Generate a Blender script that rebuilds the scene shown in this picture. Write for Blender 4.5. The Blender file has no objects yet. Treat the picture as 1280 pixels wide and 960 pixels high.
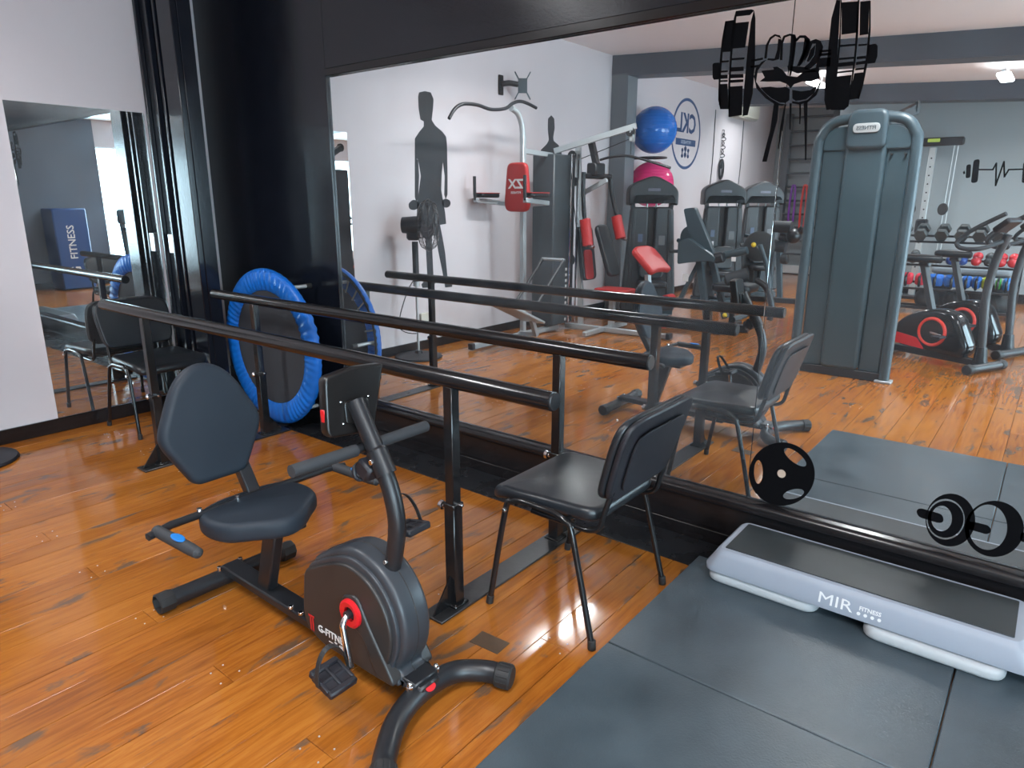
import bpy, math, random
from mathutils import Matrix, Vector
random.seed(7)
SC = bpy.context.scene
COL = SC.collection
PI = math.pi
R = math.radians
# ---------------------------------------------------------------- camera (solved from vanishing points and mirror pairs)
YAW, PITCH, ROLL, FPX, CAMH = .6684, .2614, .0021, 859.1, 1.5
YM = 2.815          # plane of the big wall mirror
XW = -5.07          # plane of the left wall
_f = Vector((-math.sin(YAW)*math.cos(PITCH), math.cos(YAW)*math.cos(PITCH), -math.sin(PITCH)))
_r = Vector((math.cos(YAW), math.sin(YAW), 0))
_u = _r.cross(_f)
_r2 = _r*math.cos(ROLL)+_u*math.sin(ROLL)
_u2 = -_r*math.sin(ROLL)+_u*math.cos(ROLL)
cam = bpy.data.objects.new('camera', bpy.data.cameras.new('camera'))
COL.objects.link(cam)
cm = Matrix((_r2, _u2, -_f)).transposed().to_4x4()
cm.translation = Vector((0, 0, CAMH))
cam.matrix_world = cm
cam.data.sensor_width = 36
cam.data.lens = 36*FPX/1280
cam.data.clip_start = .05
SC.camera = cam

def ray(px, py):
    return _r2*((px-640)/FPX)-_u2*((py-480)/FPX)+_f
def at_y(px, py, Y):
    d = ray(px, py); return Vector((0, 0, CAMH))+d*(Y/d.y)
def at_x(px, py, X):
    d = ray(px, py); return Vector((0, 0, CAMH))+d*(X/d.x)
def at_z(px, py, Z=0):
    d = ray(px, py); return Vector((0, 0, CAMH))+d*((Z-CAMH)/d.z)

# ---------------------------------------------------------------- world, light, exposure
w = bpy.data.worlds.new('world'); SC.world = w; w.use_nodes = True
bg = w.node_tree.nodes['Background']
bg.inputs[0].default_value = (.80, .90, 1, 1); bg.inputs[1].default_value = 1.2
SC.view_settings.view_transform = 'Standard'
SC.view_settings.look = 'None'
SC.view_settings.exposure = 0.34
SC.view_settings.gamma = 1
SC.view_settings.use_curve_mapping = False

def area_light(name, loc, rot, sx, sy, power, col, parent=None, spread=PI):
    l = bpy.data.lights.new(name, 'AREA'); l.shape = 'RECTANGLE'; l.size = sx; l.size_y = sy
    l.energy = power; l.color = col; l.spread = spread
    o = bpy.data.objects.new(name, l); COL.objects.link(o); o.location = loc; o.rotation_euler = rot
    if parent: o.parent = parent; o.location = Vector(loc)-parent.location
    return o
XR = 3.6            # plane of the right-hand wall; its window panes are the daylight source

# ---------------------------------------------------------------- materials
MATS = {}
def mat(name, col, rough=.5, metal=0, var=.08, scale=8, bump=0, bscale=60, coat=0, rvar=.06, spec=.5, stretch=None, emit=None, ior=None, dust=0):
    if name in MATS: return MATS[name]
    m = bpy.data.materials.new(name); m.use_nodes = True; MATS[name] = m
    nt = m.node_tree; N = nt.nodes; L = nt.links; b = N['Principled BSDF']
    b.inputs['Roughness'].default_value = rough; b.inputs['Metallic'].default_value = metal
    b.inputs['Coat Weight'].default_value = coat; b.inputs['Coat Roughness'].default_value = .12
    b.inputs['Specular IOR Level'].default_value = spec
    tc = N.new('ShaderNodeTexCoord'); mp = N.new('ShaderNodeMapping'); L.new(tc.outputs['Object'], mp.inputs[0])
    if stretch: mp.inputs['Scale'].default_value = stretch
    nz = N.new('ShaderNodeTexNoise'); nz.inputs['Scale'].default_value = scale; nz.inputs['Detail'].default_value = 4
    L.new(mp.outputs[0], nz.inputs['Vector'])
    mx = N.new('ShaderNodeMix'); mx.data_type = 'RGBA'
    c = col
    mx.inputs['A'].default_value = (c[0]*(1-var), c[1]*(1-var), c[2]*(1-var), 1)
    mx.inputs['B'].default_value = (min(1, c[0]*(1+var)+dust), min(1, c[1]*(1+var)+dust), min(1, c[2]*(1+var)+dust), 1)
    L.new(nz.outputs['Fac'], mx.inputs['Factor']); L.new(mx.outputs['Result'], b.inputs['Base Color'])
    if rvar:
        mr = N.new('ShaderNodeMapRange'); mr.inputs[3].default_value = max(0, rough-rvar); mr.inputs[4].default_value = min(1, rough+rvar)
        L.new(nz.outputs['Fac'], mr.inputs[0]); L.new(mr.outputs[0], b.inputs['Roughness'])
    if bump:
        n2 = N.new('ShaderNodeTexNoise'); n2.inputs['Scale'].default_value = bscale; n2.inputs['Detail'].default_value = 3
        L.new(mp.outputs[0], n2.inputs['Vector'])
        bp = N.new('ShaderNodeBump'); bp.inputs['Strength'].default_value = bump; bp.inputs['Distance'].default_value = .004
        L.new(n2.outputs['Fac'], bp.inputs['Height']); L.new(bp.outputs[0], b.inputs['Normal'])
    if emit:
        b.inputs['Emission Color'].default_value = (*emit[:3], 1); b.inputs['Emission Strength'].default_value = emit[3]
    return m

WHITE_WALL = mat('white_wall_paint', (.635, .585, .605), .55, var=.03, scale=2.5, bump=.05, bscale=40)
GREY_WALL = mat('grey_wall_paint', (.27, .305, .32), .6, var=.04, scale=2, bump=.05)
CHAR_WALL = mat('charcoal_wall_paint', (.12, .15, .19), .5, var=.2, scale=3)
CEIL = mat('ceiling_paint', (.90, .85, .85), .7, var=.03, scale=2)
BLACK_GLOSS = mat('black_gloss_paint', (.008, .010, .016), .2, var=.25, scale=6, bump=.10, bscale=90, rvar=.05)
BLACK_TRIM = mat('black_trim_paint', (.010, .009, .010), .22, var=.3, scale=9, bump=.05, bscale=30, rvar=.08)
BLACK_FLOOR = mat('black_floor_paint', (.009, .010, .013), .28, var=.5, scale=7, bump=.1, bscale=25, rvar=.12, dust=.012)
CHARCOAL_BEAM = mat('charcoal_beam_paint', (.075, .085, .105), .5, var=.1)
BLACK_STEEL = mat('black_enamel_steel', (.010, .010, .011), .16, var=.2, scale=14, bump=.05, bscale=70)
BLACK_SATIN = mat('black_satin_steel', (.014, .015, .018), .36, var=.15, scale=12)
GREY_STEEL = mat('dark_grey_powder_steel', (.044, .070, .086), .38, var=.08, bump=.04, bscale=200)
SILVER_STEEL = mat('silver_powder_steel', (.42, .46, .48), .35, .35, var=.06)
CHROME = mat('chrome', (.72, .72, .74), .12, 1, var=.03)
VINYL = mat('black_vinyl', (.013, .016, .020), .34, var=.1, bump=.12, bscale=220)
PLASTIC = mat('black_plastic', (.014, .014, .019), .5, var=.08, bump=.06, bscale=300)
BIKE_VINYL = mat('bike_pad_vinyl', (.017, .024, .034), .55, var=.06, bump=.06, bscale=260, spec=.28)
BIKE_SHELL = mat('bike_shell_plastic', (.026, .024, .024), .42, var=.07, bump=.03, bscale=300)
BIKE_RIM = mat('bike_rim_plastic', (.034, .039, .047), .4, var=.06)
CONSOLE = mat('console_plastic', (.008, .007, .007), .32, var=.1)
FOAM = mat('grip_foam', (.028, .031, .036), .7, var=.1, bump=.15, bscale=400)
RUBBER = mat('rubber_grip', (.016, .016, .017), .6, var=.15)
RED = mat('red_plastic', (.62, .012, .018), .35, var=.06)
BLUE_PAD = mat('blue_pvc_pad', (.005, .14, .56), .36, var=.12, scale=14, bump=.4, bscale=22)
BLUE = mat('blue_plastic', (.010, .18, .55), .35, var=.06)
WHITE_PRINT = mat('white_print', (.75, .75, .75), .5, var=.02)
RED_PRINT = mat('red_print', (.55, .02, .02), .5, var=.02)
RED_VINYL = mat('red_vinyl', (.40, .022, .022), .42, var=.08, bump=.06, bscale=200)
STEP_SHELL = mat('step_grey_plastic', (.30, .33, .39), .42, var=.04, bump=.04, bscale=250)
STEP_FOOT = mat('step_foot_plastic', (.43, .45, .47), .5, var=.04)
STEP_TOP = mat('step_top_rubber', (.020, .025, .028), .5, var=.5, scale=5, dust=.01)
DECAL = mat('black_vinyl_decal', (.003, .003, .004), .75, var=.05, spec=.08)
DECAL_GREY = mat('grey_vinyl_decal', (.018, .02, .024), .45, var=.2)
DECAL_BLUE = mat('blue_vinyl_decal', (.03, .075, .19), .5, var=.05)
MAT_MESH = mat('trampoline_mat', (.040, .044, .052), .85, var=.1, bump=.15, bscale=300)
GALV = mat('galvanised_leg', (.52, .55, .56), .35, .3, var=.08)
CREAM = mat('cream_plastic', (.62, .60, .52), .5, var=.03)

def mirror_mat():
    m = bpy.data.materials.new('mirror_glass'); m.use_nodes = True; nt = m.node_tree; N = nt.nodes; L = nt.links
    N.remove(N['Principled BSDF']); out = N['Material Output']
    g = N.new('ShaderNodeBsdfGlossy'); g.inputs['Roughness'].default_value = 0; g.inputs['Color'].default_value = (.86, .90, .90, 1)
    d = N.new('ShaderNodeBsdfDiffuse'); d.inputs['Color'].default_value = (.55, .60, .66, 1)
    tc = N.new('ShaderNodeTexCoord'); mp = N.new('ShaderNodeMapping'); mp.inputs['Scale'].default_value = (1.2, 1, .8)
    L.new(tc.outputs['Object'], mp.inputs[0])
    nz = N.new('ShaderNodeTexNoise'); nz.inputs['Scale'].default_value = 1.7; nz.inputs['Detail'].default_value = 7; nz.inputs['Roughness'].default_value = .6
    L.new(mp.outputs[0], nz.inputs['Vector'])
    mr = N.new('ShaderNodeMapRange'); mr.inputs[1].default_value = .42; mr.inputs[2].default_value = .85; mr.inputs[3].default_value = .02; mr.inputs[4].default_value = .13
    L.new(nz.outputs['Fac'], mr.inputs[0])
    mx = N.new('ShaderNodeMixShader'); L.new(mr.outputs[0], mx.inputs[0]); L.new(g.outputs[0], mx.inputs[1]); L.new(d.outputs[0], mx.inputs[2])
    L.new(mx.outputs[0], out.inputs[0]); return m
MIRROR = mirror_mat()

def plank_mat():
    m = bpy.data.materials.new('varnished_plank'); m.use_nodes = True; nt = m.node_tree; N = nt.nodes; L = nt.links; b = N['Principled BSDF']
    def n(t, **k):
        x = N.new('ShaderNode'+t)
        for a, v in k.items(): setattr(x, a, v)
        return x
    geo = n('NewGeometry'); oi = n('ObjectInfo')
    off = n('VectorMath', operation='SCALE'); off.inputs[0].default_value = (37, 91, 0); L.new(oi.outputs['Random'], off.inputs['Scale'])
    ad = n('VectorMath', operation='ADD'); L.new(geo.outputs['Position'], ad.inputs[0]); L.new(off.outputs[0], ad.inputs[1])
    def noise(vec, sc, stretch, detail=5, rough=.55, dist=0):
        mp = n('Mapping'); mp.inputs['Scale'].default_value = stretch; L.new(vec, mp.inputs[0])
        z = n('TexNoise'); z.inputs['Scale'].default_value = sc; z.inputs['Detail'].default_value = detail; z.inputs['Roughness'].default_value = rough; z.inputs['Distortion'].default_value = dist
        L.new(mp.outputs[0], z.inputs['Vector']); return z.outputs['Fac']
    def ramp(fac, *st):
        r = n('ValToRGB'); L.new(fac, r.inputs[0]); e = r.color_ramp.elements
        while len(e) < len(st): e.new(.5)
        for q, (p, c) in zip(e, st): q.position = p; q.color = (*c, 1) if len(c) == 3 else c
        return r.outputs[0]
    def mix(f, a, c, bt='MIX'):
        x = n('Mix', data_type='RGBA', blend_type=bt)
        if isinstance(f, float): x.inputs['Factor'].default_value = f
        else: L.new(f, x.inputs['Factor'])
        L.new(a, x.inputs['A'])
        if isinstance(c, tuple): x.inputs['B'].default_value = (*c, 1)
        else: L.new(c, x.inputs['B'])
        return x.outputs['Result']
    grain = noise(ad.outputs[0], 9, (6, .45, 1), 6, .6, .6)
    base = ramp(grain, (.25, (.185, .054, .010)), (.48, (.31, .098, .014)), (.62, (.375, .135, .021)), (.85, (.245, .068, .011)))
    tone = ramp(oi.outputs['Random'], (0, (.80, .74, .70)), (.35, (1.0, .95, .9)), (.7, (1.12, 1.15, 1.25)), (1, (.92, .80, .66)))
    c1 = mix(1.0, base, tone, 'MULTIPLY')
    blot = noise(geo.outputs['Position'], 1.3, (1, .8, 1), 4, .6)
    c1b = mix(ramp(blot, (.40, (0, 0, 0)), (.7, (.6, .6, .6))), c1, (.42, .160, .026))
    wear = noise(ad.outputs[0], 3.2, (2.6, .9, 1), 6, .62, .5)
    wm = ramp(wear, (.575, (0, 0, 0)), (.645, (.85, .85, .85)))
    c2 = mix(wm, c1b, (.10, .068, .046))
    scratch = noise(geo.outputs['Position'], 30, (1.6, .35, 1), 3, .5)
    c3 = mix(ramp(scratch, (.68, (0, 0, 0)), (.74, (.35, .35, .35))), c2, (.09, .055, .035))
    L.new(c3, b.inputs['Base Color'])
    ro = n('MapRange'); ro.inputs[1].default_value = .3; ro.inputs[2].default_value = .75; ro.inputs[3].default_value = .05; ro.inputs[4].default_value = .20
    L.new(wear, ro.inputs[0]); L.new(ro.outputs[0], b.inputs['Roughness'])
    bp = n('Bump'); bp.inputs['Strength'].default_value = .07; bp.inputs['Distance'].default_value = .003
    big = noise(geo.outputs['Position'], 14, (1.5, .5, 1), 4, .5)
    L.new(big, bp.inputs['Height']); L.new(bp.outputs[0], b.inputs['Normal'])
    b.inputs['Specular IOR Level'].default_value = .42
    return m
PLANK = plank_mat()

def rubber_mat():
    m = mat('rubber_tile', (.038, .056, .069), .36, var=.5, scale=4.5, bump=.25, bscale=160, rvar=.16, dust=.022)
    return m
RUBBER_TILE = rubber_mat()

# ---------------------------------------------------------------- mesh builder
REFL = Matrix(((1, 0, 0, 0), (0, -1, 0, 2*YM), (0, 0, 1, 0), (0, 0, 0, 1)))   # mirrored room -> real room
ID = Matrix.Identity(4)
def frame(loc=(0, 0, 0), rz=0, virt=False):
    m = Matrix.Translation(Vector(loc)) @ Matrix.Rotation(rz, 4, 'Z')
    return REFL @ m if virt else m
def rot(ax, deg): return Matrix.Rotation(R(deg), 4, ax)
def tr(*p): return Matrix.Translation(Vector(p))

class MB:
    def __init__(s): s.v = []; s.f = []; s.fl = []
    def add(s, vs, fs, M=None, flat=False):
        o = len(s.v); s.v += [(M @ Vector(q)) if M else Vector(q) for q in vs]
        s.f += [tuple(o+i for i in q) for q in fs]; s.fl += [flat]*len(fs); return s
    def box(s, c, d, M=None, bev=.004):
        x, y, z = d[0]/2, d[1]/2, d[2]/2; b = min(bev, x*.9, y*.9, z*.9)
        T = (M or ID) @ tr(*c) if M else tr(*c)
        vs = []; idx = {}
        for sx in (-1, 1):
            for sy in (-1, 1):
                for sz in (-1, 1):
                    for a in range(3):
                        p = [sx*(x-b), sy*(y-b), sz*(z-b)]; p[a] = (sx*x, sy*y, sz*z)[a]
                        idx[(sx, sy, sz, a)] = len(vs); vs.append(p)
        fs = []
        def face(ks):
            q = [idx[k] for k in ks]; P = [Vector(vs[i]) for i in q]
            nrm = (P[1]-P[0]).cross(P[2]-P[0]); cen = sum(P, Vector())/len(P)
            fs.append(q if nrm.dot(cen) > 0 else q[::-1])
        for a in range(3):
            for sg in (-1, 1):
                ks = []
                for (p, q) in ((-1, -1), (1, -1), (1, 1), (-1, 1)):
                    t = [0, 0, 0]; t[a] = sg; t[(a+1) % 3] = p; t[(a+2) % 3] = q; ks.append((*t, a))
                face(ks)
        for a in range(3):
            b1, b2 = (a+1) % 3, (a+2) % 3
            for p in (-1, 1):
                for q in (-1, 1):
                    t0 = [0, 0, 0]; t0[a] = -1; t0[b1] = p; t0[b2] = q; t1 = t0[:]; t1[a] = 1
                    face([(*t0, b1), (*t1, b1), (*t1, b2), (*t0, b2)])
        for sx in (-1, 1):
            for sy in (-1, 1):
                for sz in (-1, 1): face([(sx, sy, sz, a) for a in range(3)])
        return s.add(vs, fs, T)
    def bar(s, p0, p1, wd, ht, up=(0, 0, 1), bev=.003, M=None):
        p0, p1 = Vector(p0), Vector(p1); d = p1-p0; z = d.normalized(); u = Vector(up)
        x = u.cross(z)
        if x.length < 1e-4: x = Vector((1, 0, 0)).cross(z)
        x.normalize(); y = z.cross(x)
        T = Matrix((x, y, z)).transposed().to_4x4(); T.translation = (p0+p1)/2
        return s.box((0, 0, 0), (wd, ht, d.length), (M @ T) if M else T, bev)
    def tube(s, pts, r, n=12, caps=True, closed=False, M=None, smooth=0):
        pts = [Vector(p) for p in pts]
        rs = r if isinstance(r, (list, tuple)) else [r]*len(pts)
        if smooth: pts, rs = spline(pts, rs, smooth, closed)
        N = len(pts); tn = []
        for i in range(N):
            a = pts[(i-1) % N] if (closed or i) else pts[0]; b = pts[(i+1) % N] if (closed or i < N-1) else pts[-1]
            tn.append((b-a).normalized())
        u = Vector((0, 0, 1)).cross(tn[0])
        if u.length < .05: u = Vector((1, 0, 0)).cross(tn[0])
        u.normalize(); vs = []
        for i in range(N):
            u = (u-tn[i]*u.dot(tn[i])).normalized(); w_ = tn[i].cross(u)
            for k in range(n):
                a = 2*PI*k/n; vs.append(pts[i]+(u*math.cos(a)+w_*math.sin(a))*rs[i])
        fs = []
        for i in range(N if closed else N-1):
            j = (i+1) % N
            for k in range(n): fs.append((i*n+k, i*n+(k+1) % n, j*n+(k+1) % n, j*n+k))
        if caps and not closed: fs += [tuple(range(n))[::-1], tuple(range((N-1)*n, N*n))]
        return s.add(vs, fs, M)
    def cyl(s, p0, p1, r, n=16, M=None, bev=.15):
        p0, p1 = Vector(p0), Vector(p1); d = (p1-p0); e = min(d.length*.25, r*bev); t = d.normalized()*e
        return s.tube([p0, p0+t*.001, p0+t, p1-t, p1-t*.001, p1], [0.0001, r-e, r, r, r-e, .0001], n, False, M=M)
    def lathe(s, prof, n=24, M=None, sx=1, sy=1):
        vs = []; fs = []
        for (r, z) in prof:
            for k in range(n): a = 2*PI*k/n; vs.append((r*math.cos(a)*sx, r*math.sin(a)*sy, z))
        for i in range(len(prof)-1):
            for k in range(n): fs.append((i*n+k, i*n+(k+1) % n, (i+1)*n+(k+1) % n, (i+1)*n+k))
        return s.add(vs, fs, M)
    def sphere(s, c, r, n=16, M=None, sc=(1, 1, 1)):
        pr = [(max(1e-5, math.sin(PI*i/(n//2))), -math.cos(PI*i/(n//2))) for i in range(n//2+1)]
        T = tr(*c) @ Matrix.Diagonal((r*sc[0], r*sc[1], r*sc[2], 1))
        return s.lathe(pr, n, (M @ T) if M else T)
    def torus(s, c, R0, r, n=32, k=10, M=None, sx=1, sy=1):
        T = tr(*c); T = (M @ T) if M else T
        return s.tube([(R0*math.cos(2*PI*i/n)*sx, R0*math.sin(2*PI*i/n)*sy, 0) for i in range(n)], r, k, closed=True, M=T)
    def puff(s, out, th, rad, M=None, seg=3, dome=0):
        """cushion: outline (u,v) ccw in local xy, thickness along z with rounded rims"""
        if area2(out) < 0: out = out[::-1]
        n = len(out); nrm = []
        for i in range(n):
            a, b, c = Vector(out[i-1]), Vector(out[i]), Vector(out[(i+1) % n])
            e = ((b-a).normalized()+(c-b).normalized()); e = e.normalized() if e.length > 1e-6 else (c-b).normalized()
            nrm.append(Vector((e.y, -e.x)))
        rings = []
        for k in range(seg+1):
            a = PI/2*k/seg; rings.append((rad*(1-math.sin(a)), -th/2+rad*(1-math.cos(a))))
        rings += [(i_, -z) for i_, z in rings[::-1]]
        ex = min(.003, rad*.15)         # narrow extra ring keeps the broad caps flat-shaded
        rings = [(rad+ex, -th/2)]+rings+[(rad+ex, th/2)]
        vs = []; fs = []
        for ins, z in rings:
            for i in range(n): p = Vector(out[i])-nrm[i]*ins; vs.append((p.x, p.y, z))
        K = len(rings)
        for j in range(K-1):
            for i in range(n): fs.append((j*n+i, j*n+(i+1) % n, (j+1)*n+(i+1) % n, (j+1)*n+i))
        if dome:
            cx = sum(p[0] for p in out)/n; cy = sum(p[1] for p in out)/n; base = (K-1)*n; t0 = len(vs)
            prev = list(range(base, base+n))
            for q, hz in ((.66, .55), (.33, .9)):
                cur = []
                for i in range(n):
                    p = vs[base+i]; cur.append(len(vs)); vs.append((cx+(p[0]-cx)*q, cy+(p[1]-cy)*q, th/2+dome*hz))
                for i in range(n): fs.append((prev[i], prev[(i+1) % n], cur[(i+1) % n], cur[i]))
                prev = cur
            cc = len(vs); vs.append((cx, cy, th/2+dome))
            for i in range(n): fs.append((prev[i], prev[(i+1) % n], cc))
        else: fs.append(tuple(range((K-1)*n, K*n)))
        fs.append(tuple(range(n))[::-1])
        return s.add(vs, fs, M)
    def plate(s, out, th, M=None, z0=0):
        """flat extruded polygon from z0 to z0+th, sharp edges"""
        if area2(out) < 0: out = out[::-1]
        n = len(out); vs = [(p[0], p[1], z0) for p in out]+[(p[0], p[1], z0+th) for p in out]
        fs = [tuple(range(n))[::-1], tuple(range(n, 2*n))]+[(i, (i+1) % n, n+(i+1) % n, n+i) for i in range(n)]
        return s.add(vs, fs, M)
    def ringplate(s, o, i_, th, M=None, z0=0):
        """extruded ring between two outlines with equal point counts"""
        n = len(o); vs = []
        for z in (z0, z0+th):
            vs += [(p[0], p[1], z) for p in o]; vs += [(p[0], p[1], z) for p in i_]
        fs = []
        for k in range(n):
            l = (k+1) % n
            fs += [(k, n+k, n+l, l), (2*n+k, 2*n+l, 3*n+l, 3*n+k), (k, l, 2*n+l, 2*n+k), (n+k, 3*n+k, 3*n+l, n+l)]
        return s.add(vs, fs, M)
    def map(s, fn): s.v = [Vector(fn(p)) for p in s.v]; return s

def area2(o): return sum(o[i-1][0]*o[i][1]-o[i][0]*o[i-1][1] for i in range(len(o)))
def spline(pts, rs, k, closed=False):
    N = len(pts); P = []; Q = []
    for i in range(N if closed else N-1):
        g = (lambda j: j % N) if closed else (lambda j: min(max(j, 0), N-1))
        a, b, c, d = (pts[g(i+j)] for j in (-1, 0, 1, 2))
        for t in range(k):
            u = t/k
            P.append(.5*((2*b)+(c-a)*u+(2*a-5*b+4*c-d)*u*u+(3*b-a-3*c+d)*u**3)); Q.append(rs[g(i)]*(1-u)+rs[g(i+1)]*u)
    if not closed: P.append(pts[-1]); Q.append(rs[-1])
    return P, Q
def rpoly(pts, rad, k=5):
    """polygon with rounded corners; rad one number or one per corner"""
    out = []; n = len(pts)
    for i in range(n):
        r = rad[i] if isinstance(rad, (list, tuple)) else rad
        a, b, c = Vector(pts[i-1]), Vector(pts[i]), Vector(pts[(i+1) % n])
        if r <= 0: out.append(tuple(b)); continue
        d0 = min(r, (a-b).length*.49); d1 = min(r, (c-b).length*.49)
        p = b+(a-b).normalized()*d0; q = b+(c-b).normalized()*d1
        for j in range(k+1):
            t = j/k; out.append(tuple(p*(1-t)**2+b*2*t*(1-t)+q*t*t))
    return out
def rrect(w_, h_, r, k=5, c=(0, 0)):
    return rpoly([(c[0]-w_/2, c[1]-h_/2), (c[0]+w_/2, c[1]-h_/2), (c[0]+w_/2, c[1]+h_/2), (c[0]-w_/2, c[1]+h_/2)], r, k)
def ell(rx, ry, n=32, c=(0, 0)): return [(c[0]+rx*math.cos(2*PI*i/n), c[1]+ry*math.sin(2*PI*i/n)) for i in range(n)]
def basis(o, x, y, z):
    T = Matrix((Vector(x), Vector(y), Vector(z))).transposed().to_4x4(); T.translation = Vector(o); return T
# profile drawn in (X, Z), extruded along Y (from local z)
def XZ(y=0): return basis((0, y, 0), (1, 0, 0), (0, 0, 1), (0, -1, 0))
def YZ(x=0): return basis((x, 0, 0), (0, 1, 0), (0, 0, 1), (1, 0, 0))

# ---------------------------------------------------------------- scene objects
class Thing:
    """an Empty at the thing's base that parents its parts; geometry is given in the frame F"""
    def __init__(s, name, label, cat, F=None, base=None, group=None, kind=None):
        s.F = F or ID
        b = Vector(base) if base is not None else Vector((0, 0, 0))
        s.o = bpy.data.objects.new(name, None); COL.objects.link(s.o); s.o.empty_display_size = .1
        s.o.location = s.F @ b
        if label: s.o['label'] = label
        if cat: s.o['category'] = cat
        if group: s.o['group'] = group
        if kind: s.o['kind'] = kind
    def part(s, name, mb, m, parent=None, label=None, angle=38):
        o = mk(name, mb, m, s.F, s.o.location, angle); o.parent = parent or s.o
        if label: o['label'] = label
        return o
def mk(name, mb, m, F=ID, org=Vector((0, 0, 0)), angle=38):
    vs = [(F @ p)-org for p in mb.v]
    flip = F.to_3x3().determinant() < 0
    fs = [q[::-1] for q in mb.f] if flip else mb.f
    me = bpy.data.meshes.new(name); me.from_pydata(vs, [], fs); me.update()
    me.shade_smooth(); me.set_sharp_from_angle(angle=R(angle)); me.materials.append(m)
    o = bpy.data.objects.new(name, me); COL.objects.link(o); return o
def single(name, mb, m, label, cat, F=ID, base=None, group=None, kind=None, angle=38):
    org = F @ Vector(base) if base is not None else Vector((0, 0, 0))
    o = mk(name, mb, m, F, org, angle); o.location = org
    if label: o['label'] = label
    if cat: o['category'] = cat
    if group: o['group'] = group
    if kind: o['kind'] = kind
    return o
def struct(name, mb, m, parent=None, angle=38, label=None):
    o = mk(name, mb, m, ID, Vector((0, 0, 0)), angle)
    if parent: o.parent = parent
    else: o['kind'] = 'structure'
    if label: o['label'] = label
    return o
def children(o): return [c for c in bpy.data.objects if c.parent == o]
def dup(root, loc, rz=None, label=None):
    kids = children(root); r = root.copy(); COL.objects.link(r); r.location = loc
    if rz is not None: r.rotation_euler.z = rz
    if label: r['label'] = label
    for ch in kids:
        c = ch.copy(); COL.objects.link(c); c.parent = r
        for g in children(ch):
            d = g.copy(); COL.objects.link(d); d.parent = c
    return r
def holes_mb(outlines, M, depth=.0012):
    """flat plate from closed 2-D outlines, inner ones cut out"""
    cu = bpy.data.curves.new('cutout', 'CURVE'); cu.dimensions = '2D'; cu.fill_mode = 'BOTH'; cu.extrude = depth/2
    for pl in outlines:
        sp = cu.splines.new('POLY'); sp.points.add(len(pl)-1); sp.use_cyclic_u = True
        for q, p in zip(sp.points, pl): q.co = (p[0], p[1], 0, 1)
    o = bpy.data.objects.new('cutout', cu); COL.objects.link(o)
    dg = bpy.context.evaluated_depsgraph_get(); me = bpy.data.meshes.new_from_object(o.evaluated_get(dg))
    mb = MB(); mb.add([v.co+Vector((0, 0, depth/2)) for v in me.vertices], [tuple(p.vertices) for p in me.polygons], M)
    bpy.data.objects.remove(o); bpy.data.curves.remove(cu); bpy.data.meshes.remove(me); return mb
def text_mb(txt, size, M, depth=.001, bold=0, align='CENTER', sx=1, shear=0):
    cu = bpy.data.curves.new('lettering', 'FONT'); cu.body = txt; cu.size = size; cu.align_x = align; cu.align_y = 'CENTER'
    cu.extrude = depth/2; cu.offset = bold; cu.resolution_u = 2; cu.shear = shear
    o = bpy.data.objects.new('lettering', cu); COL.objects.link(o)
    dg = bpy.context.evaluated_depsgraph_get(); me = bpy.data.meshes.new_from_object(o.evaluated_get(dg))
    mb = MB(); T = M @ Matrix.Diagonal((sx, 1, 1, 1))
    mb.add([v.co.copy() for v in me.vertices], [tuple(p.vertices) for p in me.polygons], T)
    bpy.data.objects.remove(o); bpy.data.curves.remove(cu); bpy.data.meshes.remove(me); return mb

# ================================================================ THE ROOM
YB, YA, XD = 2*YM-12.9, 2*YM-15.3, -3.2        # back wall, alcove back wall, alcove side
def ceil_z(x): return 3.34-.057*(x-XW)
# floor: dark sub-floor, every plank its own piece, nails at the butt joints
floor = struct('floor', MB().box(((XW+XR)/2, (YA+3)/2, -.062), (XR-XW+.2, 3-YA+.2, .1), bev=0), mat('subfloor', (.02, .012, .008), .8))
PW = .1275; GAP = .0012
base_y = .93
cells = []; k0 = int(math.floor((XW+2.0)/PW))-1
rest = MB()
proto_mesh = {}
for k in range(k0, int((XR+2.0)/PW)+1):
    x0 = max(XW, -2.0+k*PW); x1 = min(XR, -2.0+(k+1)*PW)
    if x1-x0 < .02: continue
    offs = (0, 1.62, .8, 2.3)[k % 4]
    js = sorted([base_y+offs+3.1*j for j in range(-6, 3)])
    ylo = YA if x1 < XD+.05 else YB
    ys = [ylo]+[j for j in js if ylo+.25 < j < 2.53-.15]+[2.53]
    for a, b in zip(ys, ys[1:]):
        sz = (x1-x0-GAP, b-a-GAP, .012)
        if x0 < .62:
            dz = random.uniform(-.0006, .0004)
            key = (round(sz[0], 4), round(sz[1], 3))
            if key in proto_mesh:
                o = bpy.data.objects.new('plank', proto_mesh[key]); COL.objects.link(o)
            else:
                o = mk('plank', MB().box((0, 0, -.006), sz, bev=.0016), PLANK); proto_mesh[key] = o.data
            o.location = ((x0+x1)/2, (a+b)/2, dz); o.parent = floor
        else: rest.box(((x0+x1)/2, (a+b)/2, -.006), sz, bev=.0016)
o = mk('plank_field', rest, PLANK); o.parent = floor; o['kind'] = 'stuff'
p = at_z(612, 803)
struct('repair_patch', MB().box((0, 0, .0003), (.122, .075, .0016), tr(p.x, p.y, 0) @ rot('Z', 3), .0004), mat('grimy_patch', (.060, .034, .017), .5, var=.5, scale=30), floor)
nails = MB()
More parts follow.
